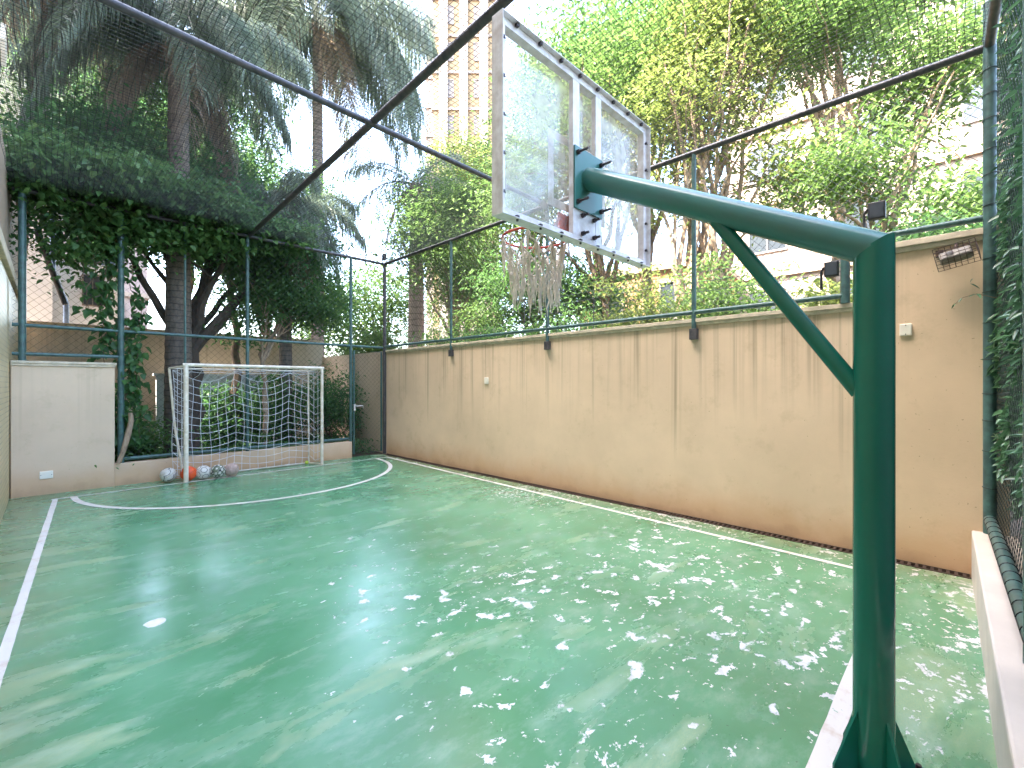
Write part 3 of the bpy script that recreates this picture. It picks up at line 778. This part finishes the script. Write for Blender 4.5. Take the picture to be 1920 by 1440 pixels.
# rim
rc = Vector((2.338, 2.10, 2.60)); rr = .225
m = MB(); m.path([rc+Vector((rr*math.cos(a), rr*math.sin(a), 0)) for a in np.linspace(0, 2*math.pi, 48, endpoint=False)], .0085, 10, closed=True)
for i in range(12):
    a = 2*math.pi*(i+.5)/12; c = rc+Vector((rr*math.cos(a), rr*math.sin(a), -.014)); m.path([c+Vector((0,0,-.012))+Vector((.01*math.cos(t),0,.01*math.sin(t))) for t in np.linspace(0, 2*math.pi, 8, endpoint=False)], .002, 4, closed=True)
rim = m.build('rim', M['ring'], hp, smooth=True)
m = MB(); m.box((cx-.2, yb+.064, 2.50), (cx+.2, yb+.072, 2.63))
m.add([(cx-.195, yb+.072, 2.607),(cx+.195, yb+.072, 2.607),(cx+.06, rc.y-.20, 2.607),(cx-.06, rc.y-.20, 2.607),(cx-.195, yb+.072, 2.600),(cx+.195, yb+.072, 2.600),(cx+.06, rc.y-.20, 2.600),(cx-.06, rc.y-.20, 2.600)],
      [(0,1,2,3),(7,6,5,4),(0,4,5,1),(1,5,6,2),(2,6,7,3),(3,7,4,0)])
for sx in (-1, 1):
    m.add([(cx+sx*.085, yb+.072, 2.60),(cx+sx*.085, yb+.072, 2.51),(cx+sx*.06, rc.y-.205, 2.598),(cx+sx*.081, yb+.072, 2.60),(cx+sx*.081, yb+.072, 2.51),(cx+sx*.056, rc.y-.205, 2.598)],
          [(0,1,2),(5,4,3),(0,3,4,1),(1,4,5,2),(2,5,3,0)])
m.build('rim_bracket', M['ring'], hp)
# frayed net
m = MB(); NS = 12
def npnt(i, lv):
    tpr = [1, .90, .78, .70, .66, .64][lv]; a = 2*math.pi*(i + .5*(lv % 2))/NS
    return rc + Vector((rr*tpr*math.cos(a), rr*tpr*math.sin(a), -.015-.07*lv))
for lv in range(4):
    for i in range(NS):
        for s_ in (0, 1):
            j = i if s_ == 0 else (i-1 if lv % 2 == 0 else i+1)
            p = npnt(i, lv); q = npnt(j, lv+1)
            if lv >= 3 and random.random() < .4: continue
            mid = (p+q)/2 + Vector((random.gauss(0,.006), random.gauss(0,.006), -.01-random.random()*.01)); m.path([p, mid, q], .006, 5)
for i in range(230):
    lv = random.choice([0,1,2,3,3,4,4]); p = npnt(random.randrange(NS), lv); L = random.uniform(.06, .24)
    pts = [p]
    for k in range(4): pts.append(pts[-1]+Vector((random.gauss(0,.007), random.gauss(0,.007), -L/4)))
    m.path(pts, [.005,.006,.005,.004,.0015], 5)
m.build('hoop_net', M['frayed'], hp)

# ------------------------------------------------------------------ FOOTBALL GOAL
gx0, gx1, gy = 1.54, 3.745, 8.975; gz = 1.925
go = thing('football_goal', 'small cream pipe football goal with a loose white net', 'football goal', (2.64, gy, 0))
for x_ in (gx0, gx1):
    m = MB(); m.tube((x_, gy, 0.006), (x_, gy, gz), .035 if x_ == gx0 else .028, 18); m.build('post', M['goal'], go, smooth=True)
m = MB(); m.tube((gx0-.045, gy, gz-.015), (gx1+.035, gy, gz-.015), .029, 16); m.build('crossbar', M['goal'], go, smooth=True)
m = MB(); m.path([(1.37, 9.33, 1.86), (1.44, 9.3, .9), (1.55, 9.2, .03)], .018, 10); m.build('rear_post', M['goal'], go, smooth=True)
m = MB(); m.path([(3.62, 9.33, 1.86), (3.64, 9.36, .01)], .016, 10); m.build('rear_post', M['goal'], go, smooth=True)
m = MB(); m.path([(gx0, gy, gz-.03), (1.37, 9.33, 1.86)], .014, 8); m.path([(gx1, gy, gz-.03), (3.62, 9.33, 1.86)], .014, 8); m.path([(1.37, 9.33, 1.86), (3.62, 9.33, 1.86)], .009, 8); m.build('top_stay', M['goal'], go, smooth=True)
m = MB(); m.path([(gx0, gy, .03), (1.55, 9.2, .03), (1.6, 9.36, .03), (3.64, 9.36, .02), (gx1, gy, .03)], .014, 8); m.build('ground_bar', M['goal'], go, smooth=True)
m = MB(); nx, nz = 17, 13
G = {}
for i in range(nx+1):
    for k in range(nz+1):
        u = i/nx; v = k/nz
        # hung from three hooks along the rear top stay
        hook = abs(math.sin(math.pi*u*2.15+.35)); sagz = .20*(1-(2*abs(((u*2.4) % 1)-.5))**1.6)*(1-v*.75)
        x_ = 1.42 + (3.62-1.42)*u + .02*math.sin(v*7+u*9)
        y_ = 9.34 - .10*math.sin(math.pi*v)*(.5+.5*math.sin(u*11)) - .02*random.random()
        z_ = 1.83*(1-v)+.05*v - sagz
        if v > .85: z_ = max(z_, .03)
        G[i, k] = Vector((x_, y_, max(.02, z_)))
for i in range(nx+1): m.path([G[i, k] for k in range(nz+1)], .0038, 4)
for k in range(nz+1): m.path([G[i, k] for i in range(nx+1)], .0038, 4)
for i in range(nx+1):   # roof strands
    u = i/nx; p = Vector((gx0+(gx1-gx0)*u, gy, gz-.03)); q = G[i, 0]; m.path([p, (p+q)/2-Vector((0,0,.04)), q], .0036, 4)
for k in (1, 2): m.path([(gx0+(gx1-gx0)*i/nx*.99, gy+.13*k, gz-.05-.04*k+.01*math.sin(i*2)) for i in range(nx+1)], .0036, 4)
for xa, xb in ((gx0, 1.42), (gx1, 3.64)):   # side panels
    for k in range(12):
        z_ = 1.8-k*.15; m.path([(xa, gy+.01, z_), ((xa+xb)/2, gy+.2, z_-.05-random.random()*.02), (xb, 9.31, z_+.02)], .0038, 4)
    for j in (1, 2): m.path([(xa+(xb-xa)*j/3, gy+.11*j, 1.85-k*.16 if k else 1.86) for k in range(12)], .0038, 4)
m.build('goal_net', M['rope'], go)

# ------------------------------------------------------------------ BALLS
def ico(sub):
    import bmesh
    bm = bmesh.new(); bmesh.ops.create_icosphere(bm, subdivisions=sub, radius=1)
    vs = [v.co.copy() for v in bm.verts]; fs = [tuple(v.index for v in f.verts) for f in bm.faces]; bm.free(); return vs, fs
IV, IF = ico(5); I12, _ = ico(1)
I12 = [v.normalized() for v in I12]
def ball(label, loc, r, style, mats, name='football'):
    rot = Matrix.Rotation(loc[0]*7, 3, 'X') @ Matrix.Rotation(loc[1]*5+1, 3, 'Y')
    me = bpy.data.meshes.new(name); vs = []; mi = []
    for v in IV:
        d = max(v.dot(c) for c in I12)
        ds = sorted((v.dot(c) for c in I12), reverse=True)[:2]; seam = ds[0]-ds[1]
        k = 1 - .02*max(0, 1-seam/.03)
        vs.append((rot @ v)*r*k)
    for f in IF:
        c = (IV[f[0]]+IV[f[1]]+IV[f[2]])/3; c.normalize(); ds = sorted((c.dot(q) for q in I12), reverse=True)
        if style == 'swirl': mi.append(1 if abs(math.sin(c.x*3+c.y*4*c.z+ds[0]*9)) < .22 else (2 if abs(math.sin(c.z*5+c.x*3)) < .06 else 0))
        elif style == 'rings': mi.append(1 if .905 < ds[0] < .935 else (2 if (c.z > .75 and ds[0] > .93) else 0))
        elif style == 'mottle': mi.append(1 if math.sin(c.x*9+2*c.y)*math.sin(c.y*8-c.z)*math.sin(c.z*10) > .08 else (2 if ds[0] > .975 else 0))
        else: mi.append(1 if ds[0]-ds[1] < .02 else 0)
    me.from_pydata([tuple(v) for v in vs], [], IF)
    for mm in mats: me.materials.append(mm)
    me.polygons.foreach_set('material_index', mi); me.polygons.foreach_set('use_smooth', [True]*len(IF)); me.update()
    o = bpy.data.objects.new(name, me); C.objects.link(o); o.location = (loc[0], loc[1], r+.004)
    return tag(o, label, 'ball', 'balls lined up by the goal' if name == 'football' else None)
wp = simple('ball_white', (.66,.62,.55), .5, var=.25, scale=20); kp = simple('ball_black', (.03,.03,.03), .5); yp = simple('ball_ochre', (.5,.34,.12), .5)
op = simple('ball_orange', (.80,.10,.02), .5, var=.2, scale=20); od = simple('ball_orange_seam', (.45,.05,.02), .6); rp = simple('ball_red', (.6,.05,.05), .5)
gp = simple('ball_green_grey', (.16,.19,.12), .6, var=.5, scale=30); pk = simple('ball_worn_pink', (.50,.36,.30), .8, var=.4, scale=22); pd = simple('ball_worn_seam', (.3,.2,.15), .8)
ball('white ball with black and ochre swirls outside the left goal post', (1.345, 9.23), .115, 'swirl', [wp, kp, yp])
ball('orange ball half hidden behind the left goal post', (1.60, 9.12), .118, 'plain', [op, od])
ball('white football with black circles next to the orange ball', (1.80, 9.08), .115, 'rings', [wp, kp, rp])
ball('mottled green grey football, second from the right of the row', (1.995, 9.02), .113, 'mottle', [gp, wp, kp])
ball('worn pinkish grey ball at the right end of the row', (2.20, 9.03), .113, 'plain', [pk, pd])
tb = ball('small yellow tennis ball at the foot of the right goal post', (3.59, 9.33), .034, 'plain', [simple('ball_felt', (.55,.70,.05), .9), simple('ball_felt_seam', (.7,.75,.4), .9)], 'tennis_ball')

# ------------------------------------------------------------------ SMALL FITTINGS
def plate(label, lo, hi, mat, scr):
    t = thing('cover_plate', label, 'cover plate', ((lo[0]+hi[0])/2, (lo[1]+hi[1])/2, lo[2]), 'blank cover plates on the walls')
    m = MB(); m.box(lo, hi); m.build('plate', mat, t, bevel=.006)
    for p, q in scr: m = MB(); m.tube(p, q, .005, 8); m.build('screw', M['bolt'], t)
# (1698,607) on the tall wall
plate('square cream cover plate on the tall wall right of the green pole', (XR-.035, .345, 2.035), (XR-.012, .43, 2.14), M['white_plastic'],
      [((XR-.038, .3875, 2.128), (XR-.03, .3875, 2.128)), ((XR-.038, .3875, 2.047), (XR-.03, .3875, 2.047))])
plate('small cream cover plate on the middle of the long stained wall', (XR-.02, 5.98, 1.60), (XR+.0, 6.08, 1.72), M['white_plastic'], [((XR-.023, 6.03, 1.70), (XR-.018, 6.03, 1.70))])
plate('cream cover plate low on the tall wall panel in the far left corner', (-.12, YF-.015, .23), (.02, YF+.0, .34), M['white_plastic'], [((-.105, YF-.018, .285), (-.105, YF-.012, .285)), ((.005, YF-.018, .285), (.005, YF-.012, .285))])
# conduit line cracks are skipped; caged lamp on the tall wall
cl = thing('caged_floodlight', 'dusty floodlight in a rusty wire cage under the coping of the tall wall', 'lamp', (XR-.15, .05, 2.62))
ctr = Vector((XR-.17, .06, 2.665)); Rm = Matrix.Rotation(R(-12), 3, 'X') @ Matrix.Rotation(R(25), 3, 'Y')
def T(p): return ctr + Rm @ (Vector(p)*.86)
def tbox(m, a, b):
    x0_,y0_,z0_ = a; x1_,y1_,z1_ = b
    m.add([T(p) for p in ((x0_,y0_,z0_),(x1_,y0_,z0_),(x1_,y1_,z0_),(x0_,y1_,z0_),(x0_,y0_,z1_),(x1_,y0_,z1_),(x1_,y1_,z1_),(x0_,y1_,z1_))], [(0,3,2,1),(4,5,6,7),(0,1,5,4),(1,2,6,5),(2,3,7,6),(3,0,4,7)])
m = MB(); tbox(m, (-.05,-.11,-.05), (.05,.12,.045)); m.build('housing', simple('dusty_aluminium', (.34,.29,.24), .5, .2, .5, 18), cl, bevel=.015)
m = MB(); tbox(m, (-.056,-.085,-.035), (-.051,.095,.03)); m.build('lens', simple('cloudy_glass', (.36,.33,.30), .15), cl)
m = MB(); tbox(m, (-.062,.015,-.02), (-.052,.065,.018)); m.build('junction_cap', M['black'], cl)
m = MB(); gx, gy_, gz_ = .085, .15, .075
for s_ in (-1, 1):
    for q in np.linspace(-gz_, gz_, 4): m.path([T((-gx,-gy_,q)), T((-gx,gy_,q))], .0022, 4); 
    for q in np.linspace(-gy_, gy_, 8): m.path([T((-gx,q,-gz_)), T((-gx,q,gz_))], .0022, 4); m.path([T((-gx,q,s_*gz_)), T((gx,q,s_*gz_))], .0022, 4)
    for q in np.linspace(-gx, gx, 4): m.path([T((q,-gy_,s_*gz_)), T((q,gy_,s_*gz_))], .0022, 4); m.path([T((q,s_*gy_,-gz_)), T((q,s_*gy_,gz_))], .0022, 4)
m.build('wire_cage', M['grate'], cl)
m = MB(); m.path([T((0,0,.05)), (XR-.10, .06, 2.77), (XR-.012, .06, 2.775)], .012, 8); m.box((XR-.06, .14, 2.70), (XR-.012, .19, 2.75)); m.build('bracket', M['grate'], cl)
# black floodlights
def flood(label, c, s=1.):
    t = thing('floodlight', label, 'lamp', c, 'small black floodlights on the right fence'); c = Vector(c)
    m = MB(); m.box((c.x-.03, c.y-.075*s, c.z-.07*s), (c.x+.035, c.y+.055*s, c.z+.09*s)); m.build('housing', M['black'], t, bevel=.008)
    m = MB(); m.box((c.x-.034, c.y-.06*s, c.z-.055*s), (c.x-.0305, c.y+.04*s, c.z+.075*s)); m.build('lens', M['glass_b'], t)
    m = MB(); m.path([(c.x, c.y+.06*s, c.z+.04), (c.x, c.y+.085*s, c.z), (c.x+.0, c.y+.085*s, c.z-.18)], .012, 6); m.build('stand', M['black'], t)
flood('black floodlight above the elbow of the green pole', (XR-.03, .60, 3.20))
flood('black floodlight on the short post just left of the green pole', (XR-.03, .95, 2.72), .9)
flood('tiny dark lamp on top of the far corner post', (5.38, YF+.03, 4.50), .9)
# diamond lamp on the left wall
m = MB(); c = Vector((-.36, 10.2, 5.85-.0)); 
vs = [(XL-.015, 9.0, 4.02-.0)]
dl = thing('wall_lantern', 'small diamond shaped pale panel high at the left edge', 'lamp', (XL+.05, 7.6, 5.3))
m.add([(XL+.02,7.5,5.08),(XL+.02,7.68,5.32),(XL+.02,7.5,5.56),(XL+.02,7.36,5.32),(XL+.06,7.5,5.08),(XL+.06,7.68,5.32),(XL+.06,7.5,5.56),(XL+.06,7.36,5.32)], [(3,2,1,0),(4,5,6,7),(0,1,5,4),(1,2,6,5),(2,3,7,6),(3,0,4,7)])
m.build('panel', M['coping'], dl, bevel=.004)
m = MB(); m.box((XL-.03, 7.48, 5.0), (XL+.02, 7.52, 5.12)); m.build('bracket', M['black'], dl)
# pale leaning branch by the post
m = MB(); m.path([(.74, YF-.04, .36), (.80, YF-.05, .55), (.86, YF-.01, .8), (.90, YF+.0, 1.02), (.89, YF, 1.14)], [.03,.034,.04,.035,.03], 8)
tag(m.build('broken_branch', M['bark_pale'], smooth=True), 'pale broken branch leaning on the green fence post beside the goal', 'branch')

# ------------------------------------------------------------------ PLANTS
# palms
palm('big palm with a ringed grey trunk right behind the left goal post', (1.66, 10.35), 8.1, .19, 18, 3.0, .75, 520, M['palm_bark'], dry=5, droopy=1.15)
palm('palm with long hanging fronds in the top left corner', (-.62, 13.2), 9.2, .15, 16, 3.2, .8, 480, M['palm_bark'], dry=4, droopy=1.1, lean=(.7,-1.2))
palm('tall palm with feathery drooping fronds left of the tall beige tower', (5.75, 14.1), 12.9, .17, 24, 4.7, 1.5, 560, M['palm_bark_pale'], dry=3, width=.022, droopy=1.15)
tree('broadleaf_tree', 'sunlit loose leafed tree directly behind the big palm trunk, above the dark canopy', (2.9, 12.1), 4.2, .10,
     [(1.4,12.4,6.7,1.0,.8,.9),(3.2,12.3,6.6,.9,.7,.9),(.2,12.2,6.4,.7,.6,.8),(2.2,11.9,7.8,.8,.7,.7),(5.0,12.9,6.6,.9,.7,1.0)], 17000, .09, M['leaf_mid'], M['bark'], None, 11, clump=.33, per=35)
palm('palm with a pale ringed trunk above the far corner of the long stained wall', (8.5, 12.9), 8.2, .26, 12, 2.6, .7, 200, M['palm_bark_pale'], dry=2)
palm('short palm with drooping brownish fronds above the middle of the goal', (4.0, 11.7), 5.9, .14, 13, 2.3, .75, 420, M['palm_bark'], dry=6, droopy=1.2)
tree('broadleaf_tree', 'airy olive green tree filling the gap between the palms', (2.7, 15.2), 5.0, .13,
     [(2.6,15.2,8.3,1.8,1.5,1.5),(4.5,15.4,7.2,1.5,1.2,1.3),(1.0,14.8,9.3,1.6,1.3,1.4),(3.6,15.2,10.4,1.5,1.2,1.1)], 19000, .11, M['leaf_mid'], M['bark'], None, 12, clump=.38)

tree('broadleaf_tree', 'dark forked tree whose dense canopy spreads above the fence at the left', (1.95, 10.9), 2.3, .20,
     [(.0,10.3,4.9,.75,.7,.75),(1.0,10.5,4.9,.9,.9,.75),(2.1,10.9,4.75,1.1,1.0,.75),(3.3,11.3,4.7,1.1,1.0,.7),(.2,10.2,3.9,.5,.4,.5),(.5,10.9,5.9,.8,.7,.6),(2.6,11.4,5.7,.7,.7,.7),(4.3,11.6,4.9,.7,.7,.8),(1.6,11.2,5.4,.6,.6,.8)],
     42000, .085, M['leaf_deep'], M['bark_dark'], None, 11, clump=.30, per=55, aspect=.6)
tree('broadleaf_tree', 'slim pale trunked tree with a leafy crown behind the middle of the goal', (3.25, 10.9), 2.1, .065,
     [(3.4,10.9,3.7,.9,.7,.8),(4.3,11.4,3.6,1.0,.8,.8),(3.0,11.,3.0,.6,.5,.5)], 11000, .10, M['leaf_mid'], M['bark_pale'], None, 8, clump=.25, per=50)
tree('broadleaf_tree', 'shaded tree filling the view between goal and gate', (4.6, 14.5), 2.6, .12,
     [(4.6,14.5,5.0,1.7,1.4,1.3),(6.2,15.2,4.5,1.5,1.2,1.2),(3.0,14.8,5.6,1.5,1.2,1.2)], 12000, .12, M['leaf_mid'], M['bark'], None, 8, clump=.35)
tree('broadleaf_tree', 'sunlit pale green tree behind the far corner post', (9.3, 16.8), 2.5, .14,
     [(9.3,16.8,4.6,2.2,1.8,1.8),(7.6,17.5,3.6,1.8,1.4,1.3)], 12000, .15, M['leaf_light'], M['bark'], None, 8, clump=.4)
tree('broadleaf_tree', 'forked tree above the left end of the long stained wall', (7.9, 10.2), 2.9, .11,
     [(7.6,10.6,5.6,1.5,1.4,1.3),(8.6,9.6,4.6,1.2,1.2,.9),(8.4,10.8,6.9,1.3,1.2,1.0)], 15000, .11, M['leaf_light'], M['bark_pale'], None, 9, clump=.3)
tree('broadleaf_tree', 'dense dark green tree just above the wall under the hoop net', (8.5, 7.6), 2.2, .13,
     [(8.5,7.6,3.9,1.5,1.4,.95),(9.3,6.6,3.7,1.3,1.2,.8)], 15000, .10, M['leaf_mid'], M['bark'], None, 9, clump=.28)
tree('broadleaf_tree', 'tree with crossing limbs seen through the clear backboard', (8.7, 5.7), 3.4, .12,
     [(8.4,6.4,7.3,1.7,1.6,1.6),(9.3,5.1,8.6,1.8,1.6,1.4),(8.0,7.4,5.8,1.2,1.1,.9)], 20000, .11, M['leaf_light'], M['bark'], None, 12, clump=.33)
tree('broadleaf_tree', 'tree with a forked tan trunk right of the backboard', (8.7, 3.5), 2.6, .13,
     [(8.8,3.7,6.9,1.5,1.4,1.3),(9.6,2.4,5.5,1.1,1.0,.8),(8.3,4.5,5.2,.9,.9,.6),(9.2,3.2,8.6,1.5,1.5,1.1)], 15000, .11, M['leaf_yellow'], M['bark_pale'], None, 12, clump=.3, stems=2)
tree('broadleaf_tree', 'tree with thin upright branches at the right, in front of the cream building', (9.4, 1.0), 3.6, .10,
     [(9.2,1.3,5.1,1.2,.9,.7),(9.9,.3,6.6,1.3,1.0,.9),(9.0,.1,4.1,.9,.7,.8),(9.6,1.6,8.0,1.3,1.1,.8)], 18000, .10, M['leaf_light'], M['bark_pale'], None, 10, clump=.26)
tree('broadleaf_tree', 'tall leafy tree filling the top right above the backboard', (11.6, 6.2), 5.4, .2,
     [(10.8,6.4,10.6,2.2,2.2,1.9),(11.8,4.6,11.0,2.2,2.0,1.8),(10.8,8.4,9.8,1.8,1.6,1.4)], 24000, .13, M['leaf_mid'], M['bark'], None, 12, clump=.42)
tree('broadleaf_tree', 'leafy tree seen through the left pane of the clear backboard', (9.7, 8.9), 4.2, .13,
     [(9.5,9.0,7.6,1.4,1.3,1.7),(10.6,8.4,10.2,1.6,1.5,1.4)], 14000, .115, M['leaf_light'], M['bark'], None, 9, clump=.36)
tree('broadleaf_tree', 'tree whose high crown hangs in the top right corner', (12.4, 2.0), 5.2, .17,
     [(12.0,2.4,9.9,1.9,1.7,1.3),(12.4,.6,10.4,1.7,1.4,1.2)], 17000, .12, M['leaf_mid'], M['bark_pale'], None, 10, clump=.35)
tree('broadleaf_tree', 'yellow green sunlit tree between the tall palm and the backboard', (11.8, 14.2), 3.8, .15,
     [(11.4,14.0,7.2,2.1,1.9,1.6),(10.4,13.0,5.2,1.6,1.4,1.1),(12.2,14.3,10.0,2.0,1.8,1.7),(9.8,14.2,8.3,1.3,1.2,1.0)], 24000, .14, M['leaf_yellow'], M['bark'], None, 9, clump=.4)
tree('broadleaf_tree', 'dark background tree behind the palms at the left', (.5, 22), 5, .3,
     [(.6,22,9.5,2.8,2.5,3.5),(4.2,22,10.5,2.8,2.5,3.0)], 12000, .22, M['leaf_deep'], M['bark_dark'], None, 8, clump=.6)

# shrubs behind the right wall
sh = []
def shrub(label, c, e, n, leaf, mat, name='shrub', clump=.16, per=40, group=None, aspect=.45):
    t = thing(name, label, 'shrub', (c[0], c[1], 0), group)
    P, Cn = crown_points([(c[0], c[1], c[2], *e)], n, clump, per)
    m = MB()
    for i in range(8):
        q = Vector(Cn[random.randrange(len(Cn))]); a, r_ = limb((c[0]+random.uniform(-.1,.1), c[1]+random.uniform(-.1,.1), 0), q, .018, .005, 6, .1); m.path(a, r_, 5)
    m.build('stems', M['bark'], t)
    quads_obj('foliage', leaf_blades(P, leaf, aspect), mat, t)
    return t
SG = 'shrubs behind the long right wall'
for lab, c, e, mt in (
    ('light green shrub showing above the left end of the long wall', (6.6, 8.9, 2.3), (.6,.6,.65), 'leaf_light'),
    ('mid green shrub showing above the wall left of the hoop net', (6.8, 7.2, 2.3), (.7,.8,.7), 'leaf_mid'),
    ('mid green shrub above the wall directly under the backboard', (6.9, 5.4, 2.4), (.7,.8,.75), 'leaf_mid'),
    ('yellow green shrub above the wall right of the backboard', (7.0, 3.9, 2.7), (.9,.9,.9), 'leaf_yellow'),
    ('light shrub above the wall between fence posts near the brace', (7.3, 2.7, 2.7), (.9,.8,.9), 'leaf_light'),
    ('yellow green shrub between short post and green pole', (7.2, 1.3, 2.4), (.5,.45,.6), 'leaf_yellow'),
    ('green shrub peeking over the coping of the tall wall', (6.8, .35, 2.9), (.5,.5,.45), 'leaf_mid')):
    shrub(lab, c, e, 3400, .085, M[mt], group=SG)
# shrubs in the garden
shrub('dense dark shrub behind the fence between goal and gate', (4.75, 10.9, 1.1), (.75,.55,1.0), 6500, .075, M['leaf_deep'])
shrub('dark shrub behind the right side of the goal', (3.7, 11.6, 1.0), (.8,.5,.9), 5000, .08, M['leaf_deep'])
shrub('bushy dark shrub between the planter wall and the palm trunk', (2.6, 11.9, .8), (.6,.4,.8), 3500, .08, M['leaf_deep'])
shrub('low leafy shrub at the foot of the palm, left of the goal', (1.05, 10.1, .62), (.42,.35,.35), 2600, .07, M['leaf_mid'])
shrub('low dark shrub left of the palm base', (.75, 11.0, .8), (.5,.5,.7), 3000, .08, M['leaf_deep'])
shrub('pale shrub showing over the long wall right of the far palm trunk', (8.0, 8.9, 2.9), (1.0,.9,.8), 4200, .10, M['leaf_light'])
shrub('light green shrub above the gate', (6.7, 12.2, 2.6), (.9,.8,.6), 3500, .10, M['leaf_light'])
# fern
fn = thing('fern', 'bright green fern seen through the net of the goal', 'fern', (2.15, 10.2, .1))
for i in range(11): frond_mesh((2.15, 10.2, .12), i*2.4, .55, .55, .9, 60, .16, M['leaf_light'], fn, .02)
fn = thing('fern', 'small pale fern near the slim trunk behind the goal', 'fern', (3.0, 10.35, .1))
for i in range(8): frond_mesh((3.0, 10.35, .35), i*2.4, .35, .45, .9, 40, .13, M['leaf_mid'], fn, .02)
# climbing vine on the far fence, big heart leaves
vt = thing('climbing_vine', 'climbing vine with large heart shaped leaves on the fence left of the goal', 'vine', (.85, 9.7, .35))
m = MB(); P = []
for x0_, top in ((.82, 4.4), (.92, 3.6), (.7, 4.3), (.25, 4.4), (.98, 2.8), (.5, 4.4)):
    pts = []; z_ = top; x_ = x0_; lo = 2.6 if x0_ < .6 else .6
    while z_ > lo: pts.append((x_, YF+.13+random.uniform(-.03,.05), z_)); x_ += random.gauss(0, .04); z_ -= .12
    m.path(pts, .006, 5)
    for p in pts:
        for _ in range(7 if x0_ > .6 else 2): P.append((p[0]+random.gauss(0,.06), p[1]+random.gauss(0,.05), p[2]+random.gauss(0,.06)))
m.build('stems', M['bark'], vt)
P = np.array(P); P = P[(P[:,1] > YF+.03) & ((P[:,0] > .8) | (P[:,1] > YF+.15) | (P[:,2] > 2.1))]
quads_obj('leaves', leaf_blades(P, .12, .8, .9, .3), M['leaf_deep'], vt)
vt = thing('climbing_vine', 'tangle of bright vine leaves lying over the top rail in the upper left corner', 'vine', (1, 9.8, 4.3))
P, Cn = crown_points([(.0,9.6,4.75,.5,.5,.40),(.9,9.4,4.8,.7,.6,.35),(2.0,9.5,4.7,.8,.5,.3),(3.0,9.8,4.6,.8,.4,.3),(.9,9.55,4.15,.9,.12,.35),(.3,9.55,3.7,.4,.10,.35),(2.0,9.6,4.15,.8,.12,.22)], 15000, .17, 30)
m = MB()
for i in range(14): a, r_ = limb((random.uniform(0,2.6), 9.7, 4.35), Cn[random.randrange(len(Cn))], .012, .004, 5, .1); m.path(a, r_, 5)
m.build('stems', M['bark_dark'], vt)
quads_obj('leaves', leaf_blades(P, .10, .75, .6, .5), M['leaf_mid'], vt)

# hedge on the right behind the near fence
hd = thing('hedge', 'dense glossy hedge pressing against the wire mesh at the right edge', 'hedge', (4.5, -.45, 0))
def hedge_pts(n, zlo, zhi):
    x_ = rng.uniform(2.9, 5.9, n); z_ = rng.uniform(zlo, zhi, n)
    yv = np.array([-.05]) - .03*(XR-x_) - .18 - np.abs(rng.normal(0, .16, n)) + .05*np.sin(x_*5)*np.sin(z_*4)
    return np.stack([x_, yv, z_], 1)
P = np.concatenate([hedge_pts(17000, .6, 3.0), hedge_pts(3500, 3.0, 4.6)])
bul = np.abs(np.sin(P[:,0]*3.1+P[:,2]*2.3))*.10 + .05
P[:,1] += np.where(P[:,2] > .95, bul, 0)*.6 - .05
D = np.stack([rng.normal(0,.6,len(P)), rng.uniform(.1,1,len(P)), rng.normal(-.35,.4,len(P))], 1)
quads_obj('foliage', leaf_blades(P, .075, .38, dirs=D), M['leaf_hedge'], hd)
m = MB()
for i in range(26):
    x_ = random.uniform(2.9, 5.8); a, r_ = limb((x_, -.5, 0), (x_+random.uniform(-.2,.2), -.38, random.uniform(1.6, 4.2)), .014, .004, 7, .04); m.path(a, r_, 5)
m.build('stems', M['bark_dark'], hd)
g = MB(); g.box((-.6, -1.15, -.03), (7.5, -.95, 3.0)); tag(g.build('back_wall', M['grey_wall']), 'shaded grey wall behind the hedge at the right edge', 'wall')
# stray twig on the tall wall
tw = thing('hedge_twig', 'thin leafy twig sticking out of the hedge over the tall wall', 'twig', (5.3, -.1, 2.3))
m = MB(); tp = [(5.30, -.18, 2.28), (5.28, -.06, 2.33), (5.27, .02, 2.31), (5.26, .07, 2.26)]; m.path(tp, .003, 5); m.build('stem', M['bark'], tw)
P = np.array([tp[1], tp[2], tp[2], tp[3], tp[3], tp[1], (5.28, -.02, 2.42), (5.28, -.04, 2.46)]); quads_obj('leaves', leaf_blades(P, .06, .3, .6), M['leaf_hedge'], tw)

# ground cover in the garden
P = np.stack([rng.uniform(.75, 5.3, 9000), rng.uniform(9.7, 12.4, 9000), rng.uniform(.0, .32, 9000)**1.0], 1)
o = quads_obj('ground_cover', leaf_blades(P, .07, .5), M['leaf_deep']); tag(o, 'low dark leaves covering the garden soil behind the goal', 'ground cover', kind='stuff')
P = np.stack([rng.uniform(-.3, 5.3, 260), rng.uniform(.1, 9.3, 260), np.full(260, .006)], 1)
P = P[(P[:,0] > 4.9) | (P[:,0] < -.1) | (P[:,1] > 9.0)]
o = quads_obj('fallen_leaves', leaf_blades(P, .03, .5, 0, .95, .1), M['frond_dry']); tag(o, 'tiny dry leaves scattered along the edges of the court', 'fallen leaves', kind='stuff')
